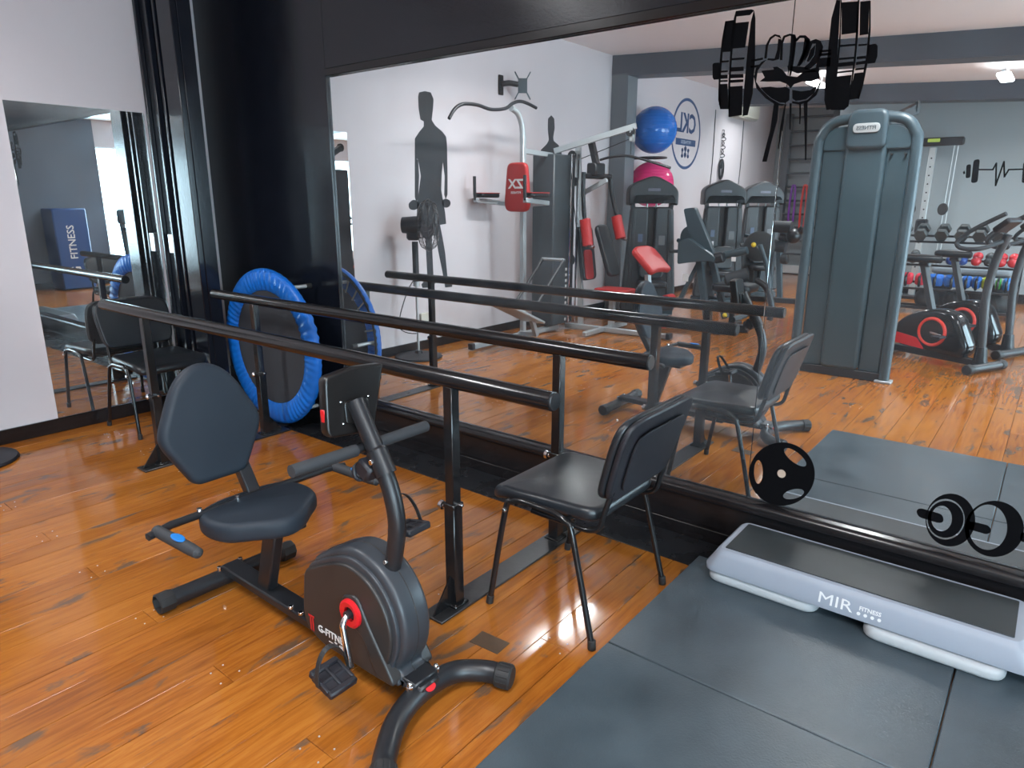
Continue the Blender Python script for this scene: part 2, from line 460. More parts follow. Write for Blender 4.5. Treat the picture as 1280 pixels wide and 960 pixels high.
for k in range(k0+1, 8):
    x0 = -2.0+k*PW; offs = (0, 1.62, .8, 2.3)[k % 4]
    for j in range(-2, 2):
        y = base_y+offs+3.1*j
        if not (-.5 < y < 2.4): continue
        for dx in (.03, .1):
            for dy in (-.03, .03):
                nails.lathe([(.0032, -.001), (.0028, .0012), (.0001, .0013)], 8, tr(x0+dx+random.uniform(-.008, .008), y+dy+random.uniform(-.01, .01), 0))
o = mk('nail_heads', nails, mat('nail_metal', (.6, .56, .5), .35, .6)); o.parent = floor; o['kind'] = 'stuff'
struct('floor_border', MB().box(((XW+XR)/2, (2.531+2.80)/2, -.0055), (XR-XW, .269, .013), bev=.001), BLACK_FLOOR)

# walls
H = 3.6
struct('wall_left', MB().box((XW-.08, (YA+3)/2, H/2), (.16, 3-YA+.3, H), bev=0), WHITE_WALL)
wf = struct('wall_front', MB().box(((XW+XR)/2, 2.905, H/2), (XR-XW+.3, .16, H), bev=0), BLACK_GLOSS)
struct('wall_panel', MB().box(((XW-3.637)/2, 2.8115, H/2+.1), (-3.637-XW, .027, H-.2), bev=.002), BLACK_GLOSS, wf)
struct('wall_panel', MB().box(((XR-3.637)/2, 2.8115, (H+2.255)/2), (XR+3.637, .027, H-2.255), bev=.002), BLACK_GLOSS, wf)
struct('wall_panel', MB().box(((XR+1.806)/2, 2.8115, 1.24), (XR-1.806, .027, 2.02), bev=.002), BLACK_GLOSS, wf)
wb = struct('wall_back', MB().box(((XD+XR)/2, YB-.08, H/2), (XR-XD+.15, .16, H), bev=0), GREY_WALL)
struct('wall_alcove_side', MB().box((XD+.08, (YA+YB)/2-.04, H/2), (.16, YB-YA-.02, H), bev=0), GREY_WALL)
struct('wall_alcove_back', MB().box(((XW+XD)/2, YA-.08, H/2), (XD-XW+.3, .16, H), bev=0), GREY_WALL)
# right wall with the window opening
WY0, WY1, WZ0, WZ1 = -2.2, .155, .28, 2.40
wr = MB()
wr.box((XR+.08, (WY1+3)/2, H/2), (.16, 3-WY1, H), bev=0)
struct('wall_right', wr, CHAR_WALL)
wr2 = MB()
V0, V1 = -5.6, -3.7            # second window further back
wr2.box((XR+.08, (YB-.2+V0)/2, H/2), (.16, V0-YB+.2, H), bev=0)
wr2.box((XR+.08, (V1+WY0)/2, H/2), (.16, WY0-V1, H), bev=0)
for a, b in ((0, WZ0), (WZ1, H)): wr2.box((XR+.08, (V0+V1)/2, (a+b)/2), (.16, V1-V0, b-a), bev=0)
wr2.box((XR+.08, (WY0+WY1)/2, WZ0/2), (.16, WY1-WY0, WZ0), bev=0)
wr2.box((XR+.08, (WY0+WY1)/2, (WZ1+H)/2), (.16, WY1-WY0, H-WZ1), bev=0)
struct('wall_right_window', wr2, WHITE_WALL)
glass = [mat('window_glass_bright', (.9, .95, 1), .1, emit=(.62, .86, 1.0, 17.0)), mat('window_glass_dim', (.9, .95, 1), .1, emit=(.62, .86, 1.0, 10.0))]
for i, (y0, y1) in enumerate(((WY0, WY1), (V0, V1))):
    wf_ = MB(); ym = (y0+y1)/2
    for a, b in (((y0, WZ0), (y1, WZ0)), ((y0, WZ1), (y1, WZ1)), ((y0, WZ0), (y0, WZ1)), ((y1, WZ0), (y1, WZ1)), ((ym, WZ0), (ym, WZ1))):
        wf_.bar((XR+.06, *a), (XR+.06, *b), .05, .05, up=(1, 0, 0))
    win = struct('window_%d' % (i+1), wf_, mat('white_window_frame', (.75, .76, .77), .4))
    for a, b in ((y0+.02, ym-.02), (ym+.02, y1-.02)):
        struct('pane', MB().box((XR+.09, (a+b)/2, (WZ0+WZ1)/2), (.008, b-a, WZ1-WZ0-.04), bev=0), glass[i], win)
# ceiling (falls gently to the right) and beams
c = MB(); xa, xb = XW-.2, XR+.2
c.add([(xa, YA-.2, ceil_z(xa)), (xb, YA-.2, ceil_z(xb)), (xb, 3, ceil_z(xb)), (xa, 3, ceil_z(xa)), (xa, YA-.2, 3.8), (xb, YA-.2, 3.8), (xb, 3, 3.8), (xa, 3, 3.8)],
      [(0, 1, 2, 3)[::-1][::-1], (7, 6, 5, 4), (0, 4, 5, 1), (1, 5, 6, 2), (2, 6, 7, 3), (3, 7, 4, 0)])
struct('ceiling', c, CEIL)
def beam(y, depth, drop, name, x0=XW, x1=XR):
    b = MB()
    p = [(x0, ceil_z(x0)-drop), (x1, ceil_z(x1)-drop), (x1, ceil_z(x1)+.02), (x0, ceil_z(x0)+.02)]
    b.plate(p, depth, XZ(y+depth)); struct(name, b, CHARCOAL_BEAM)
beam(2*YM-8.54-.34, .34, .25, 'ceiling_beam')
beam(2*YM-12.15-.34, .34, .25, 'ceiling_beam')
struct('column_left', MB().box((XW+.125, 2*YM-8.67, 1.56), (.25, .26, 3.1), bev=.006), mat('column_paint', (.16, .18, .20), .5))
# baseboards
def bboard(name, c, s): struct(name, MB().box(c, s, bev=.004), BLACK_TRIM)
bboard('baseboard_left', (XW+.009, (YA+2.36)/2, .047), (.018, 2.36-YA, .094))
bboard('baseboard_back', ((XD+XR)/2, YB+.009, .07), (XR-XD, .018, .14))
bboard('baseboard_alcove', ((XW+XD)/2, YA+.009, .05), (XD-XW, .018, .10))
bboard('baseboard_right', (XR-.009, (YB+2.5)/2, .05), (.018, 2.5-YB, .10))
# plinth under the mirror: low skirting, riser and a rounded ledge
t = struct('trim_1', MB().box(((XW+XR)/2, 2.8075, .11), (XR-XW, .035, .22), bev=.003), BLACK_TRIM)
struct('skirting', MB().box(((XW+XR)/2, 2.782, .032), (XR-XW, .022, .064), bev=.003), BLACK_TRIM, t)
led = MB()
led.puff(rpoly([(2.822, .192), (2.768, .192), (2.764, .216), (2.775, .240), (2.822, .245)], [0, .012, .02, .016, 0], 4), 1.81+3.66, .002, basis((-.925, 0, 0), (0, 1, 0), (0, 0, 1), (1, 0, 0)))
struct('ledge', led, BLACK_TRIM, t)
tt = MB().box((-.913, 2.806, 2.234), (5.45, .034, .044), bev=.004)
struct('trim_2', tt, BLACK_TRIM)
# black steel folding door jamb standing out from the left wall, beside the narrow mirror
df = struct('door_1', MB().box((XW+.265, 2.445, 1.68), (.53, .09, 3.3), bev=.002), BLACK_GLOSS, label='black steel door jamb with upright ribs')
for x0, x1, d in ((-5.05, -5.02, .030), (-4.885, -4.865, .035), (-4.80, -4.775, .028), (-4.715, -4.545, .040)):
    struct('jamb_rib', MB().box(((x0+x1)/2, 2.40-d/2, 1.68), (x1-x0, d, 3.28), bev=.004), BLACK_GLOSS, df)
struct('latch_plate', MB().box((-4.915, 2.385, 1.20), (.085, .03, .13), bev=.003), mat('latch_metal', (.55, .54, .56), .3, .6), df)

# mirrors
for i, (a, b) in enumerate(((-3.635, -.915), (-.913, 1.805))):
    single('wall_mirror', MB().box(((a+b)/2, 2.8185, (.246+2.211)/2), (b-a, .007, 2.211-.246), bev=.0008), MIRROR,
           ('large wall mirror pane carrying the bumper plate decal, left of the seam', 'large wall mirror pane carrying the small dumbbell decal, right of the seam')[i], 'mirror', base=((a+b)/2, 2.8185, .246), group='panes of the big wall mirror')
single('narrow_mirror', MB().box((XW+.004, (1.547+2.36)/2, (.096+2.068)/2), (.008, 2.36-1.547, 2.068-.096), bev=.001), MIRROR,
       'narrow full-height mirror on the white wall behind the left chair', 'mirror', base=(XW+.004, 1.95, .096))

# ceiling lamps
LAMP = mat('lamp_diffuser', (.9, .95, 1), .4, emit=(.96, .98, 1.0, 10.0))
def lamp(x, y, label, power=36, ln=1.2, along_x=False):
    z = ceil_z(x)+(.03 if along_x else 0)
    T = tr(x, y, z) @ rot('Z', 90 if along_x else 0)
    t = Thing('ceiling_lamp', label, 'lamp', base=(x, y, z), group='ceiling lamps')
    hs = MB().box((0, 0, -.105), (.05, ln+.04, .03), T, bev=.004)
    for dy in (-ln/3, ln/3): hs.box((0, dy, -.05), (.02, .02, .1), T, bev=.002)
    t.part('housing', hs, mat('lamp_housing', (.7, .7, .7), .4))
    t.part('diffuser', MB().puff(rrect(.15, ln, .03), .045, .02, T @ tr(0, 0, -.143), 2), LAMP)
    area_light('lamp_light', (x, y, z-.172), (0, 0, PI/2 if along_x else 0), .15, ln, power, (.97, .98, 1.0), t.o, R(150))
for x, n in ((-3.1, 'left'), (-.9, 'middle'), (1.3, 'right')):
    lamp(x if x > -3 else -3.68, 0, 'flat white ceiling lamp of the row nearest the big mirror, '+n+' one')
    lamp(x, -5.2, 'flat white ceiling lamp between the two dark beams, '+n+' one', 36, .6)
lamp(-4.1, -7.12, 'added flat white fill lamp brightening the alcove, unseen behind the rear beam', 22, .9, True)  # added fill lamp, hidden behind the rear beam, to lift the dark alcove

# ================================================================ PARALLEL BARS
t = Thing('parallel_bars', 'black steel parallel bars with two long round rails on square posts', 'exercise bars', base=(-2.8, 2.03, 0))
YF, YBK, ZR = 1.695, 2.366, .893
for y, xa, xb in ((YF, -4.45, -1.172), (YBK, -4.40, -1.187)):
    r = t.part('rail', MB().tube([(xa, y, ZR), (xa+.001, y, ZR), (xb-.001, y, ZR), (xb, y, ZR)], [.028, .0315, .0315, .028], 20), BLACK_STEEL)
    t.part('end_cap', MB().cyl((xb-.002, y, ZR), (xb+.006, y, ZR), .029, 20), BLACK_SATIN, r)
    t.part('end_cap', MB().cyl((xa-.006, y, ZR), (xa+.002, y, ZR), .029, 20), BLACK_SATIN, r)
for x in (-1.613, -3.935):
    p = t.part('base_plate', MB().box((x, (1.565+2.52)/2, .005), (.105, .955, .01), bev=.002), mat('scuffed_black_plate', (.012, .012, .013), .3, var=.5, scale=14, bump=.15, bscale=50, dust=.015))
    for y, sg in ((YF, -1), (YBK, 1)):
        lower = t.part('post', MB().box((x, y, .215), (.05, .05, .41), bev=.003), BLACK_STEEL)
        t.part('inner_post', MB().box((x, y, .64), (.042, .042, .46), bev=.003), BLACK_STEEL)
        cl = MB().box((x, y, .417), (.056, .056, .018), bev=.003)
        t.part('collar', cl, BLACK_STEEL, lower)
        t.part('clamp_pin', MB().cyl((x+.02, y, .425), (x+.048, y, .425), .006, 10), CHROME, lower)
        t.part('clamp_knob', MB().lathe([(.001, -.02), (.008, -.02), (.009, -.004), (.017, 0), (.019, .012), (.012, .02), (.001, .02)], 10, tr(x-.042, y-.01, .405) @ rot('Y', -90)), CHROME, lower, 'small chrome clamp knob')
        gu = MB().plate([(y+sg*.02, .01), (y+sg*.12, .01), (y+sg*.02, .14)], .006, YZ(x-.003))
        t.part('gusset', gu, BLACK_STEEL, lower)
        ft = MB().box((x, y, .012), (.075, .075, .014), bev=.003)
        for a in (-1, 1): ft.cyl((x+a*.028, y+.028*sg, .014), (x+a*.028, y+.028*sg, .026), .008, 8)
        t.part('foot_flange', ft, BLACK_STEEL, lower)

# ================================================================ CHAIRS
def chair(label, F, group):
    t = Thing('visitor_chair', label, 'chair', F, (0, 0, 0), group)
    s = MB().puff(rpoly([(-.20, -.225), (.262, -.242), (.262, .242), (-.20, .225)], .075, 6), .052, .022, tr(0, 0, .462), 4, .012)
    s.map(lambda p: (p.x, p.y, p.z-max(0, p.x-.12)**2*1.6+max(0, abs(p.y)-.1)**2*.25))
    st = t.part('seat', s, VINYL)
    t.part('seat_pan', MB().puff(rrect(.38, .40, .06), .014, .005, tr(.015, 0, .430), 2), PLASTIC, st)
    def bend(p): return (p.x-.20-(p.z-.50)*.30+(.02-(p.y/.25)**2*.02)*-1+.0, p.y, p.z)
    out = rpoly([(-.225, .04), (.225, .04), (.25, .305), (.19, .352), (-.19, .352), (-.25, .305)], [.07, .07, .1, .1, .1, .1], 6)
    fr = MB().puff(out, .032, .015, basis((.012, 0, .485), (0, 1, 0), (0, 0, 1), (1, 0, 0)), 3, .006).map(bend)
    b = t.part('backrest', fr, VINYL)
    o2 = [(x*1.0, .17+(z-.17)*1.0) for x, z in out]
    sh = MB().puff(o2, .022, .009, basis((-.016, 0, .485), (0, 1, 0), (0, 0, 1), (1, 0, 0)), 3).map(bend)
    shell = t.part('back_shell', sh, PLASTIC, b)
    pn = MB().puff([(x*.74, .16+(z-.17)*.72) for x, z in out], .008, .003, basis((-.028, 0, .485), (0, 1, 0), (0, 0, 1), (1, 0, 0)), 2).map(bend)
    t.part('back_rib', pn, PLASTIC, b)
    for sg in (-1, 1):
        t.part('leg', MB().tube([(.23, .268*sg, .012), (.165, .256*sg, .40), (.135, .254*sg, .445), (.09, .253*sg, .458), (.02, .253*sg, .457)], .0115, 10, smooth=5), BLACK_STEEL)
        t.part('leg', MB().tube([(.02, .253*sg, .457), (-.05, .253*sg, .455), (-.10, .254*sg, .435), (-.13, .256*sg, .39), (-.228, .268*sg, .012)], .0115, 10, smooth=5), BLACK_STEEL)
        for x in (.232, -.2295): t.part('foot_cap', MB().cyl((x, .269*sg, 0), (x*.985, .2665*sg, .035), .0145, 12), RUBBER)
        t.part('back_tube', MB().tube([(.08, .205*sg, .408), (-.08, .205*sg, .404), (-.16, .205*sg, .405), (-.205, .205*sg, .43), (-.222, .205*sg, .49), (-.245, .20*sg, .57)], .010, 10, smooth=5), BLACK_STEEL)
    cr = MB()
    for x in (.12, -.09): cr.tube([(x, -.25, .44), (x, -.12, .414), (x, .12, .414), (x, .25, .44)], .009, 8)
    t.part('cross_tube', cr, BLACK_STEEL)
    for sg in (-1, 1): t.part('bolt', MB().cyl((.16, .262*sg, .41), (.16, .274*sg, .41), .008, 8), CHROME)
    return t.o
ch = chair('black vinyl visitor chair beside the parallel bars, turned with its back to the rubber mats', frame((-1.287, 2.056, 0), PI), 'visitor chairs')
dup(ch, (-4.715, 2.075, 0), PI, 'black vinyl visitor chair in the corner, its back against the narrow mirror')

# ================================================================ RECUMBENT EXERCISE BIKE
CY = 1.245
t = Thing('recumbent_bike', 'dark grey recumbent exercise bike with padded seat and red crank hubs', 'exercise bike', base=(-1.85, CY, 0))
fs_ = MB().tube([(-1.195, .965, .04), (-1.225, 1.0, .042), (-1.285, 1.09, .047), (-1.318, 1.19, .05), (-1.322, 1.30, .05), (-1.298, 1.375, .047), (-1.24, 1.43, .042), (-1.20, 1.448, .04)], .034, 16, smooth=5)
fb = t.part('front_stabiliser', fs_, BLACK_SATIN)
for p, q in (((-1.198, .969, .04), (-1.157, .93, .038)), ((-1.205, 1.446, .04), (-1.152, 1.464, .038))):
    cp = MB().cyl(p, q, .0385, 18)
    for k in range(12):
        a = 2*PI*k/12; d = (Vector(q)-Vector(p)).normalized(); u = d.cross(Vector((0, 0, 1))).normalized(); v_ = d.cross(u)
        off = (u*math.cos(a)+v_*math.sin(a))*.0375
        cp.tube([Vector(p)+off+d*.012, Vector(q)+off-d*.006], .003, 5)
    t.part('stabiliser_cap', cp, RUBBER, fb)
for y in (1.185, 1.295):
    bo = MB().cyl((-1.322, y, .08), (-1.322, y, .097), .011, 8); bo.sphere((-1.322, y, .102), .0085, 10); t.part('bolt', bo, CHROME, fb)
t.part('red_badge', MB().puff(ell(.019, .012, 20), .004, .0015, basis((-1.293, 1.243, .0725), (0, 1, 0), (-.72, 0, .70), (.70, 0, .72)), 2), RED, fb, 'small red oval badge')
rs = t.part('rear_stabiliser', MB().tube([(-2.435, .99, .042), (-2.415, 1.49, .042)], .033, 16), BLACK_SATIN)
for y, sg in ((.985, -1), (1.495, 1)):
    x = -2.435+(y-.99)*.04
    cp = MB().lathe([(.001, -.028), (.036, -.028), (.040, -.022), (.040, .028), (.034, .032)], 8, tr(x, y, .042) @ rot('X', 90)); t.part('stabiliser_cap', cp, RUBBER, rs)
for y in (1.20, 1.29): t.part('bolt', MB().cyl((-2.425, y, .075), (-2.425, y, .095), .009, 8), CHROME, rs)
beam_ = MB().bar((-2.43, CY, .078), (-1.62, CY, .062), .078, .036, bev=.006)
mb_ = t.part('main_beam', beam_, BLACK_SATIN)
t.part('front_beam', MB().bar((-1.62, CY, .07), (-1.295, CY, .072), .085, .03, bev=.006).bar((-1.5, CY, .095), (-1.31, CY, .088), .10, .02, bev=.004), BLACK_SATIN)
for x in (-1.96, -1.90):
    for dy in (-.035, .03): t.part('bolt', MB().cyl((x, CY+dy, .088), (x, CY+dy, .10), .009, 8), CHROME, mb_)
# seat post, seat, back
t.part('seat_post', MB().bar((-2.165, CY, .075), (-2.065, CY, .40), .075, .042, up=(0, 1, 0), bev=.006), BLACK_SATIN)
seat_out = [(-2.215, 1.245), (-2.21, 1.15), (-2.185, 1.075), (-2.13, 1.035), (-2.06, 1.03), (-1.99, 1.055), (-1.94, 1.12), (-1.895, 1.18), (-1.875, 1.245), (-1.895, 1.31), (-1.94, 1.37), (-1.99, 1.435), (-2.06, 1.46), (-2.13, 1.455), (-2.185, 1.415), (-2.21, 1.34)]
so = [(p.x, p.y) for p in spline([Vector((*q, 0)) for q in seat_out], [0]*16, 4, True)[0]]
so = [(x-.02, CY-.035+(y-CY)*.93) for x, y in so]
se = t.part('seat', MB().puff(so, .072, .024, tr(0, 0, .430), 4, .012), BIKE_VINYL)
t.part('seat_bracket', MB().box((-1.99, CY-.005, .395), (.09, .11, .035), bev=.005), BLACK_SATIN, se)
t.part('back_post', MB().bar((-2.16, CY, .40), (-2.30, CY, .62), .04, .05, up=(0, 1, 0), bev=.005), BLACK_SATIN)
bo_ = rpoly([(-.10, -.205), (.09, -.205), (.178, -.055), (.186, -.005), (.10, .175), (.0, .225), (-.10, .175), (-.186, -.005), (-.182, -.05)], [.03, .03, .03, .04, .09, .10, .09, .04, .03], 6)
bk = basis((-2.285, CY-.085, .735), (0, 1, 0), Vector((-.17, 0, .985)), Vector((.985, 0, .17)))
bkp = t.part('backrest', MB().puff(bo_, .058, .022, bk, 4, .008), BIKE_VINYL)
t.part('back_plate', MB().puff([(x*.9, y*.9) for x, y in bo_], .012, .004, bk @ tr(0, 0, -.034), 2), PLASTIC, bkp)
# side handles around the seat
hb = t.part('seat_handlebar', MB().tube([(-2.15, .845, .455), (-2.152, .846, .455), (-2.17, .93, .46), (-2.172, 1.55, .46), (-2.158, 1.634, .455), (-2.156, 1.635, .455)], [.006, .013, .0135, .0135, .013, .006], 12), BLACK_SATIN)
for y in (.885, 1.595):
    g = t.part('foam_grip', MB().tube([(-2.165, y-.004, .46), (-2.164, y-.004, .46), (-1.96, y+.006, .457), (-1.925, y+.008, .456), (-1.915, y+.008, .456)], [.014, .0195, .0195, .017, .006], 14), FOAM, hb)
    bl = MB().puff(ell(.036, .0155, 24), .006, .002, tr(-2.03, y, .4775), 2); t.part('pulse_sensor', bl, BLUE, hb, 'blue oval pulse sensor')
for y in (1.03, 1.17): t.part('bolt', MB().cyl((-2.172, y, .47), (-2.172, y, .483), .009, 8), CHROME, hb)
# flywheel shroud
near = [(-1.795, .325), (-1.70, .375), (-1.61, .415), (-1.54, .420), (-1.465, .395), (-1.405, .335), (-1.378, .26), (-1.385, .18), (-1.405, .135), (-1.375, .075), (-1.45, .070), (-1.72, .072), (-1.80, .105), (-1.82, .16)]
wide = [(-1.775, .365), (-1.68, .425), (-1.59, .465), (-1.52, .470), (-1.43, .435), (-1.365, .365), (-1.335, .275), (-1.345, .18), (-1.385, .115), (-1.325, .075), (-1.42, .068), (-1.70, .070), (-1.76, .10), (-1.80, .2)]
rr_ = [.03, .05, .06, .06, .06, .06, .06, .05, .02, .03, .03, .03, .04, .05]
sh = t.part('shroud', MB().puff(rpoly(near, rr_, 4), .156, .008, XZ(CY), 3), BIKE_SHELL)
t.part('shroud_rim', MB().puff(rpoly(wide, rr_, 4), .112, .018, XZ(CY), 4), BIKE_RIM, sh)
mid = [(x+(X2-x)*.45, z+(Z2-z)*.45) for (x, z), (X2, Z2) in zip(near, wide)]
t.part('shroud_step', MB().puff(rpoly(mid, rr_, 4), .134, .006, XZ(CY), 3), BIKE_RIM, sh)
t.part('shroud_seam', MB().puff(rpoly([(x+.002 if x > -1.6 else x-.002, z+.002) for x, z in wide], rr_, 4), .004, .001, XZ(CY), 1), BIKE_SHELL, sh)
rib = rpoly([(-1.60, .31), (-1.52, .335), (-1.475, .25), (-1.36, .085), (-1.40, .08), (-1.45, .085), (-1.50, .2), (-1.57, .22)], .03, 4)
t.part('shroud_rib', MB().puff(rib, .172, .008, XZ(CY), 3), BIKE_SHELL, sh)
hub = (-1.545, .268)
for sg in (-1, 1):
    y = CY+sg*.087
    Mh = basis((hub[0], y, hub[1]), (1, 0, 0), (0, 0, 1), (0, -1, 0))
    hr = t.part('crank_hub', MB().lathe([(.022, -.012), (.024, .009), (.040, .012), (.047, .008), (.048, -.012)], 28, Mh if sg < 0 else Mh @ rot('X', 180)), RED, None, 'red plastic crank ring')
    t.part('hub_axle', MB().cyl((hub[0], y, hub[1]), (hub[0], y+sg*.022, hub[1]), .014, 14), BLACK_SATIN, hr)
# cranks and pedals (near pedal down, far pedal up)
for sg, end, pdl in ((-1, (-1.517, .112), -1), (1, (-1.57, .44), 1)):
    y0 = CY+sg*.10; y1 = CY+sg*.125
    cr = t.part('crank', MB().tube([(hub[0], y0, hub[1]), (hub[0]+(end[0]-hub[0])*.12, y1-.003*sg, hub[1]+(end[1]-hub[1])*.12), (hub[0]+(end[0]-hub[0])*.3, y1, hub[1]+(end[1]-hub[1])*.3), (end[0], y1, end[1])], [.010, .0105, .0105, .012], 12, smooth=4), CHROME)
    py = y1+sg*.064; ex, ez = end
    pd = MB()
    tilt = tr(ex, py, ez) @ rot('Y', 18 if sg < 0 else -12)
    for xx in (-.045, .045): pd.box((xx, 0, 0), (.022, .10, .024), tilt, .005)
    for yy in (-.045, 0, .045): pd.box((0, yy, 0), (.075, .012, .022), tilt, .003)
    pd.box((0, 0, -.002), (.07, .095, .012), tilt, .002)
    pd.cyl((0, -sg*.075, 0), (0, sg*.05, 0), .008, 10, tilt)
    pe = t.part('pedal', pd, PLASTIC)
    n_ = 18; st_ = []
    for i in range(n_+1):
        a = PI*i/n_; st_.append((-.03*math.sin(a), -.056*math.cos(a)-sg*-.012*math.sin(a), .112*math.sin(a)))
    ss = MB()
    for (p, q) in zip(st_, st_[1:]):
        d = Vector(q)-Vector(p); ss.bar(Vector(p)-d*.06, Vector(q)+d*.06, .0035, .017, up=(1, 0, 0), bev=.001, M=tilt)
    t.part('pedal_strap', ss, RUBBER, pe)
    t.part('reflector', MB().sphere((-.05, -.035*sg, .0), .010, 10, tilt, (1, 1, .7)), mat('reflector_orange', (.75, .35, .2), .3), pe)
# lettering on the shroud side: G-FITNESS with a red mark
Ml = basis((-1.655, CY-.0792, .130), (1, 0, 0), (0, 0, 1), (0, -1, 0))
t.part('lettering', text_mb('G-FITNESS', .036, Ml, .001, .0006), WHITE_PRINT, sh, 'white G-FITNESS lettering')
t.part('lettering', text_mb('\u2014 T-480', .022, Ml @ tr(.015, -.026, 0), .001, .0006), WHITE_PRINT, sh)
mk_ = MB()
for dx in (0, .012): mk_.plate([(dx, .03), (dx+.006, .03), (dx+.006, -.025), (dx, -.02)], .001, Ml @ tr(-.123, 0, 0))
mk_.plate([(-.008, .034), (.024, .034), (.022, .026), (-.006, .026)], .001, Ml @ tr(-.123, 0, 0))
t.part('logo_mark', mk_, RED_PRINT, sh, 'small red logo mark')
# console post, collar, console, handlebar
po = t.part('console_post', MB().tube([(-1.452, CY, .395), (-1.425, CY, .50), (-1.415, CY, .58), (-1.432, CY, .67), (-1.468, CY, .745)], .0265, 16, smooth=5), BLACK_SATIN)
t.part('post_boot', MB().tube([(-1.456, CY, .385), (-1.443, CY, .44)], .029, 16), BLACK_SATIN, po)
t.part('bolt', MB().cyl((-1.444, CY-.024, .45), (-1.444, CY-.031, .452), .0075, 8), CHROME, po)
t.part('bolt', MB().cyl((-1.475, CY-.030, .765), (-1.475, CY-.039, .765), .0085, 8), CHROME, po)
t.part('upper_post', MB().tube([(-1.462, CY, .735), (-1.505, CY, .81), (-1.575, CY, .925)], .027, 16), BLACK_SATIN)
t.part('post_collar', MB().tube([(-1.450, CY, .722), (-1.451, CY, .723), (-1.490, CY, .789), (-1.491, CY, .79)], [.027, .0325, .0325, .027], 16), BLACK_SATIN, po)
kb = MB().box((0, 0, 0), (.06, .052, .055), tr(-1.515, CY-.015, .73) @ rot('Y', 30), .008)
t.part('bottle_clip', kb, PLASTIC, po)
t.part('tension_knob', MB().torus((0, 0, 0), .024, .007, 20, 8, tr(-1.545, CY-.02, .715) @ rot('Y', 75)), PLASTIC, po)
hnd = t.part('handlebar', MB().tube([(-1.535, 1.06, .79), (-1.535, 1.42, .79)], .013, 12), BLACK_SATIN)
t.part('foam_grip', MB().tube([(-1.535, .985, .793), (-1.535, .986, .793), (-1.535, 1.205, .79), (-1.535, 1.206, .79)], [.012, .0185, .0185, .012], 14), FOAM, hnd)
t.part('foam_grip', MB().tube([(-1.535, 1.285, .79), (-1.535, 1.286, .79), (-1.535, 1.492, .79), (-1.535, 1.493, .79)], [.012, .0185, .0185, .012], 14), FOAM, hnd)
cz = basis((-1.605, CY+.02, .925), Vector((.12, .99, .0)).normalized(), Vector((-.12, .02, .99)).normalized(), Vector((.985, -.12, .12)).normalized())
co = t.part('console', MB().puff(rpoly([(-.115, -.10), (.045, -.11), (.105, .09), (.0, .095), (-.10, .08)], [.03, .02, .012, .02, .02], 4), .042, .008, cz, 3), CONSOLE)
t.part('console_back', MB().puff(rrect(.085, .07, .015), .012, .004, cz @ tr(-.01, -.035, .025), 2), CONSOLE, co)
for x, y in ((-.055, .0), (.04, .0), (-.055, -.065), (.04, -.065)): t.part('screw', MB().sphere((x-.005, y, .0225), .0045, 8, cz), CHROME, co)
t.part('console_button', MB().box((-.105, -.035, .0), (.012, .04, .024), cz, .003), RED, co, 'red side button')
t.part('console_screen', MB().puff(rrect(.13, .09, .008), .004, .001, cz @ tr(0, .02, -.0215), 2), mat('lcd', (.08, .10, .09), .2), co)

# ================================================================ MINI TRAMPOLINE
tx, ty, tz, tr_ = -4.10, 2.555, .535, .53
t = Thing('mini_trampoline', 'round mini trampoline with blue rim pad standing on edge against the black wall', 'trampoline', base=(tx, ty, 0))
Mt = basis((tx, ty, tz), (1, 0, 0), (0, 0, 1), (0, -1, 0))
n = 360; vs = []; prof = [(.385, .000), (.40, .012), (.45, .020), (.50, .017), (.525, .004), (.53, -.014), (.522, -.03)]
pad = MB()
for (r, z) in prof:
    for k in range(n):
        a = 2*PI*k/n; wv = .0055*math.sin(a*62+math.sin(a*7)*2.1)*(1 if .39 < r < .525 else .3)*(.6+.4*math.sin(a*5))
        vs.append((r*math.cos(a), r*math.sin(a), z+wv))
fs2 = []
for i in range(len(prof)-1):
    for k in range(n): fs2.append((i*n+k, i*n+(k+1) % n, (i+1)*n+(k+1) % n, (i+1)*n+k)[::-1])
pad.add(vs, fs2, Mt)
t.part('rim_pad', pad, BLUE_PAD, None, 'gathered blue rim pad', 60)
t.part('jump_mat', MB().lathe([(.0001, -.006), (.395, -.006), (.395, -.010), (.0001, -.010)], 64, Mt), MAT_MESH)
t.part('frame_ring', MB().torus((0, 0, -.022), .505, .014, 64, 10, Mt), BLACK_SATIN)
sp = MB()
for k in range(30):
    a = 2*PI*k/30; sp.tube([(.39*math.cos(a), .39*math.sin(a), -.014), (.5*math.cos(a), .5*math.sin(a), -.022)], .006, 6, M=Mt)
o = t.part('springs', sp, GALV); o['kind'] = 'stuff'
for k in range(6):
    a = R(62+60*k) if k != 9 else 0
    x, z = .47*math.cos(a), .47*math.sin(a)
    lg = t.part('leg', MB().tube([(x, z, -.02), (x, z, -.175)], .0125, 12, M=Mt), GALV)
    t.part('leg_cap', MB().cyl((x, z, -.165), (x, z, -.205), .017, 12, Mt), RUBBER, lg)
# red disc peeping out behind the trampoline
single('balance_disc', MB().lathe([(.0001, 0), (.23, 0), (.25, .012), (.245, .022), (.20, .026), (.0001, .026)], 40, basis((-4.62, 2.775, .26), (1, 0, 0), (0, 0, 1), (0, -1, 0))), RED_VINYL,
       'red round balance disc standing behind the blue trampoline', 'disc', base=(-4.62, 2.775, 0))

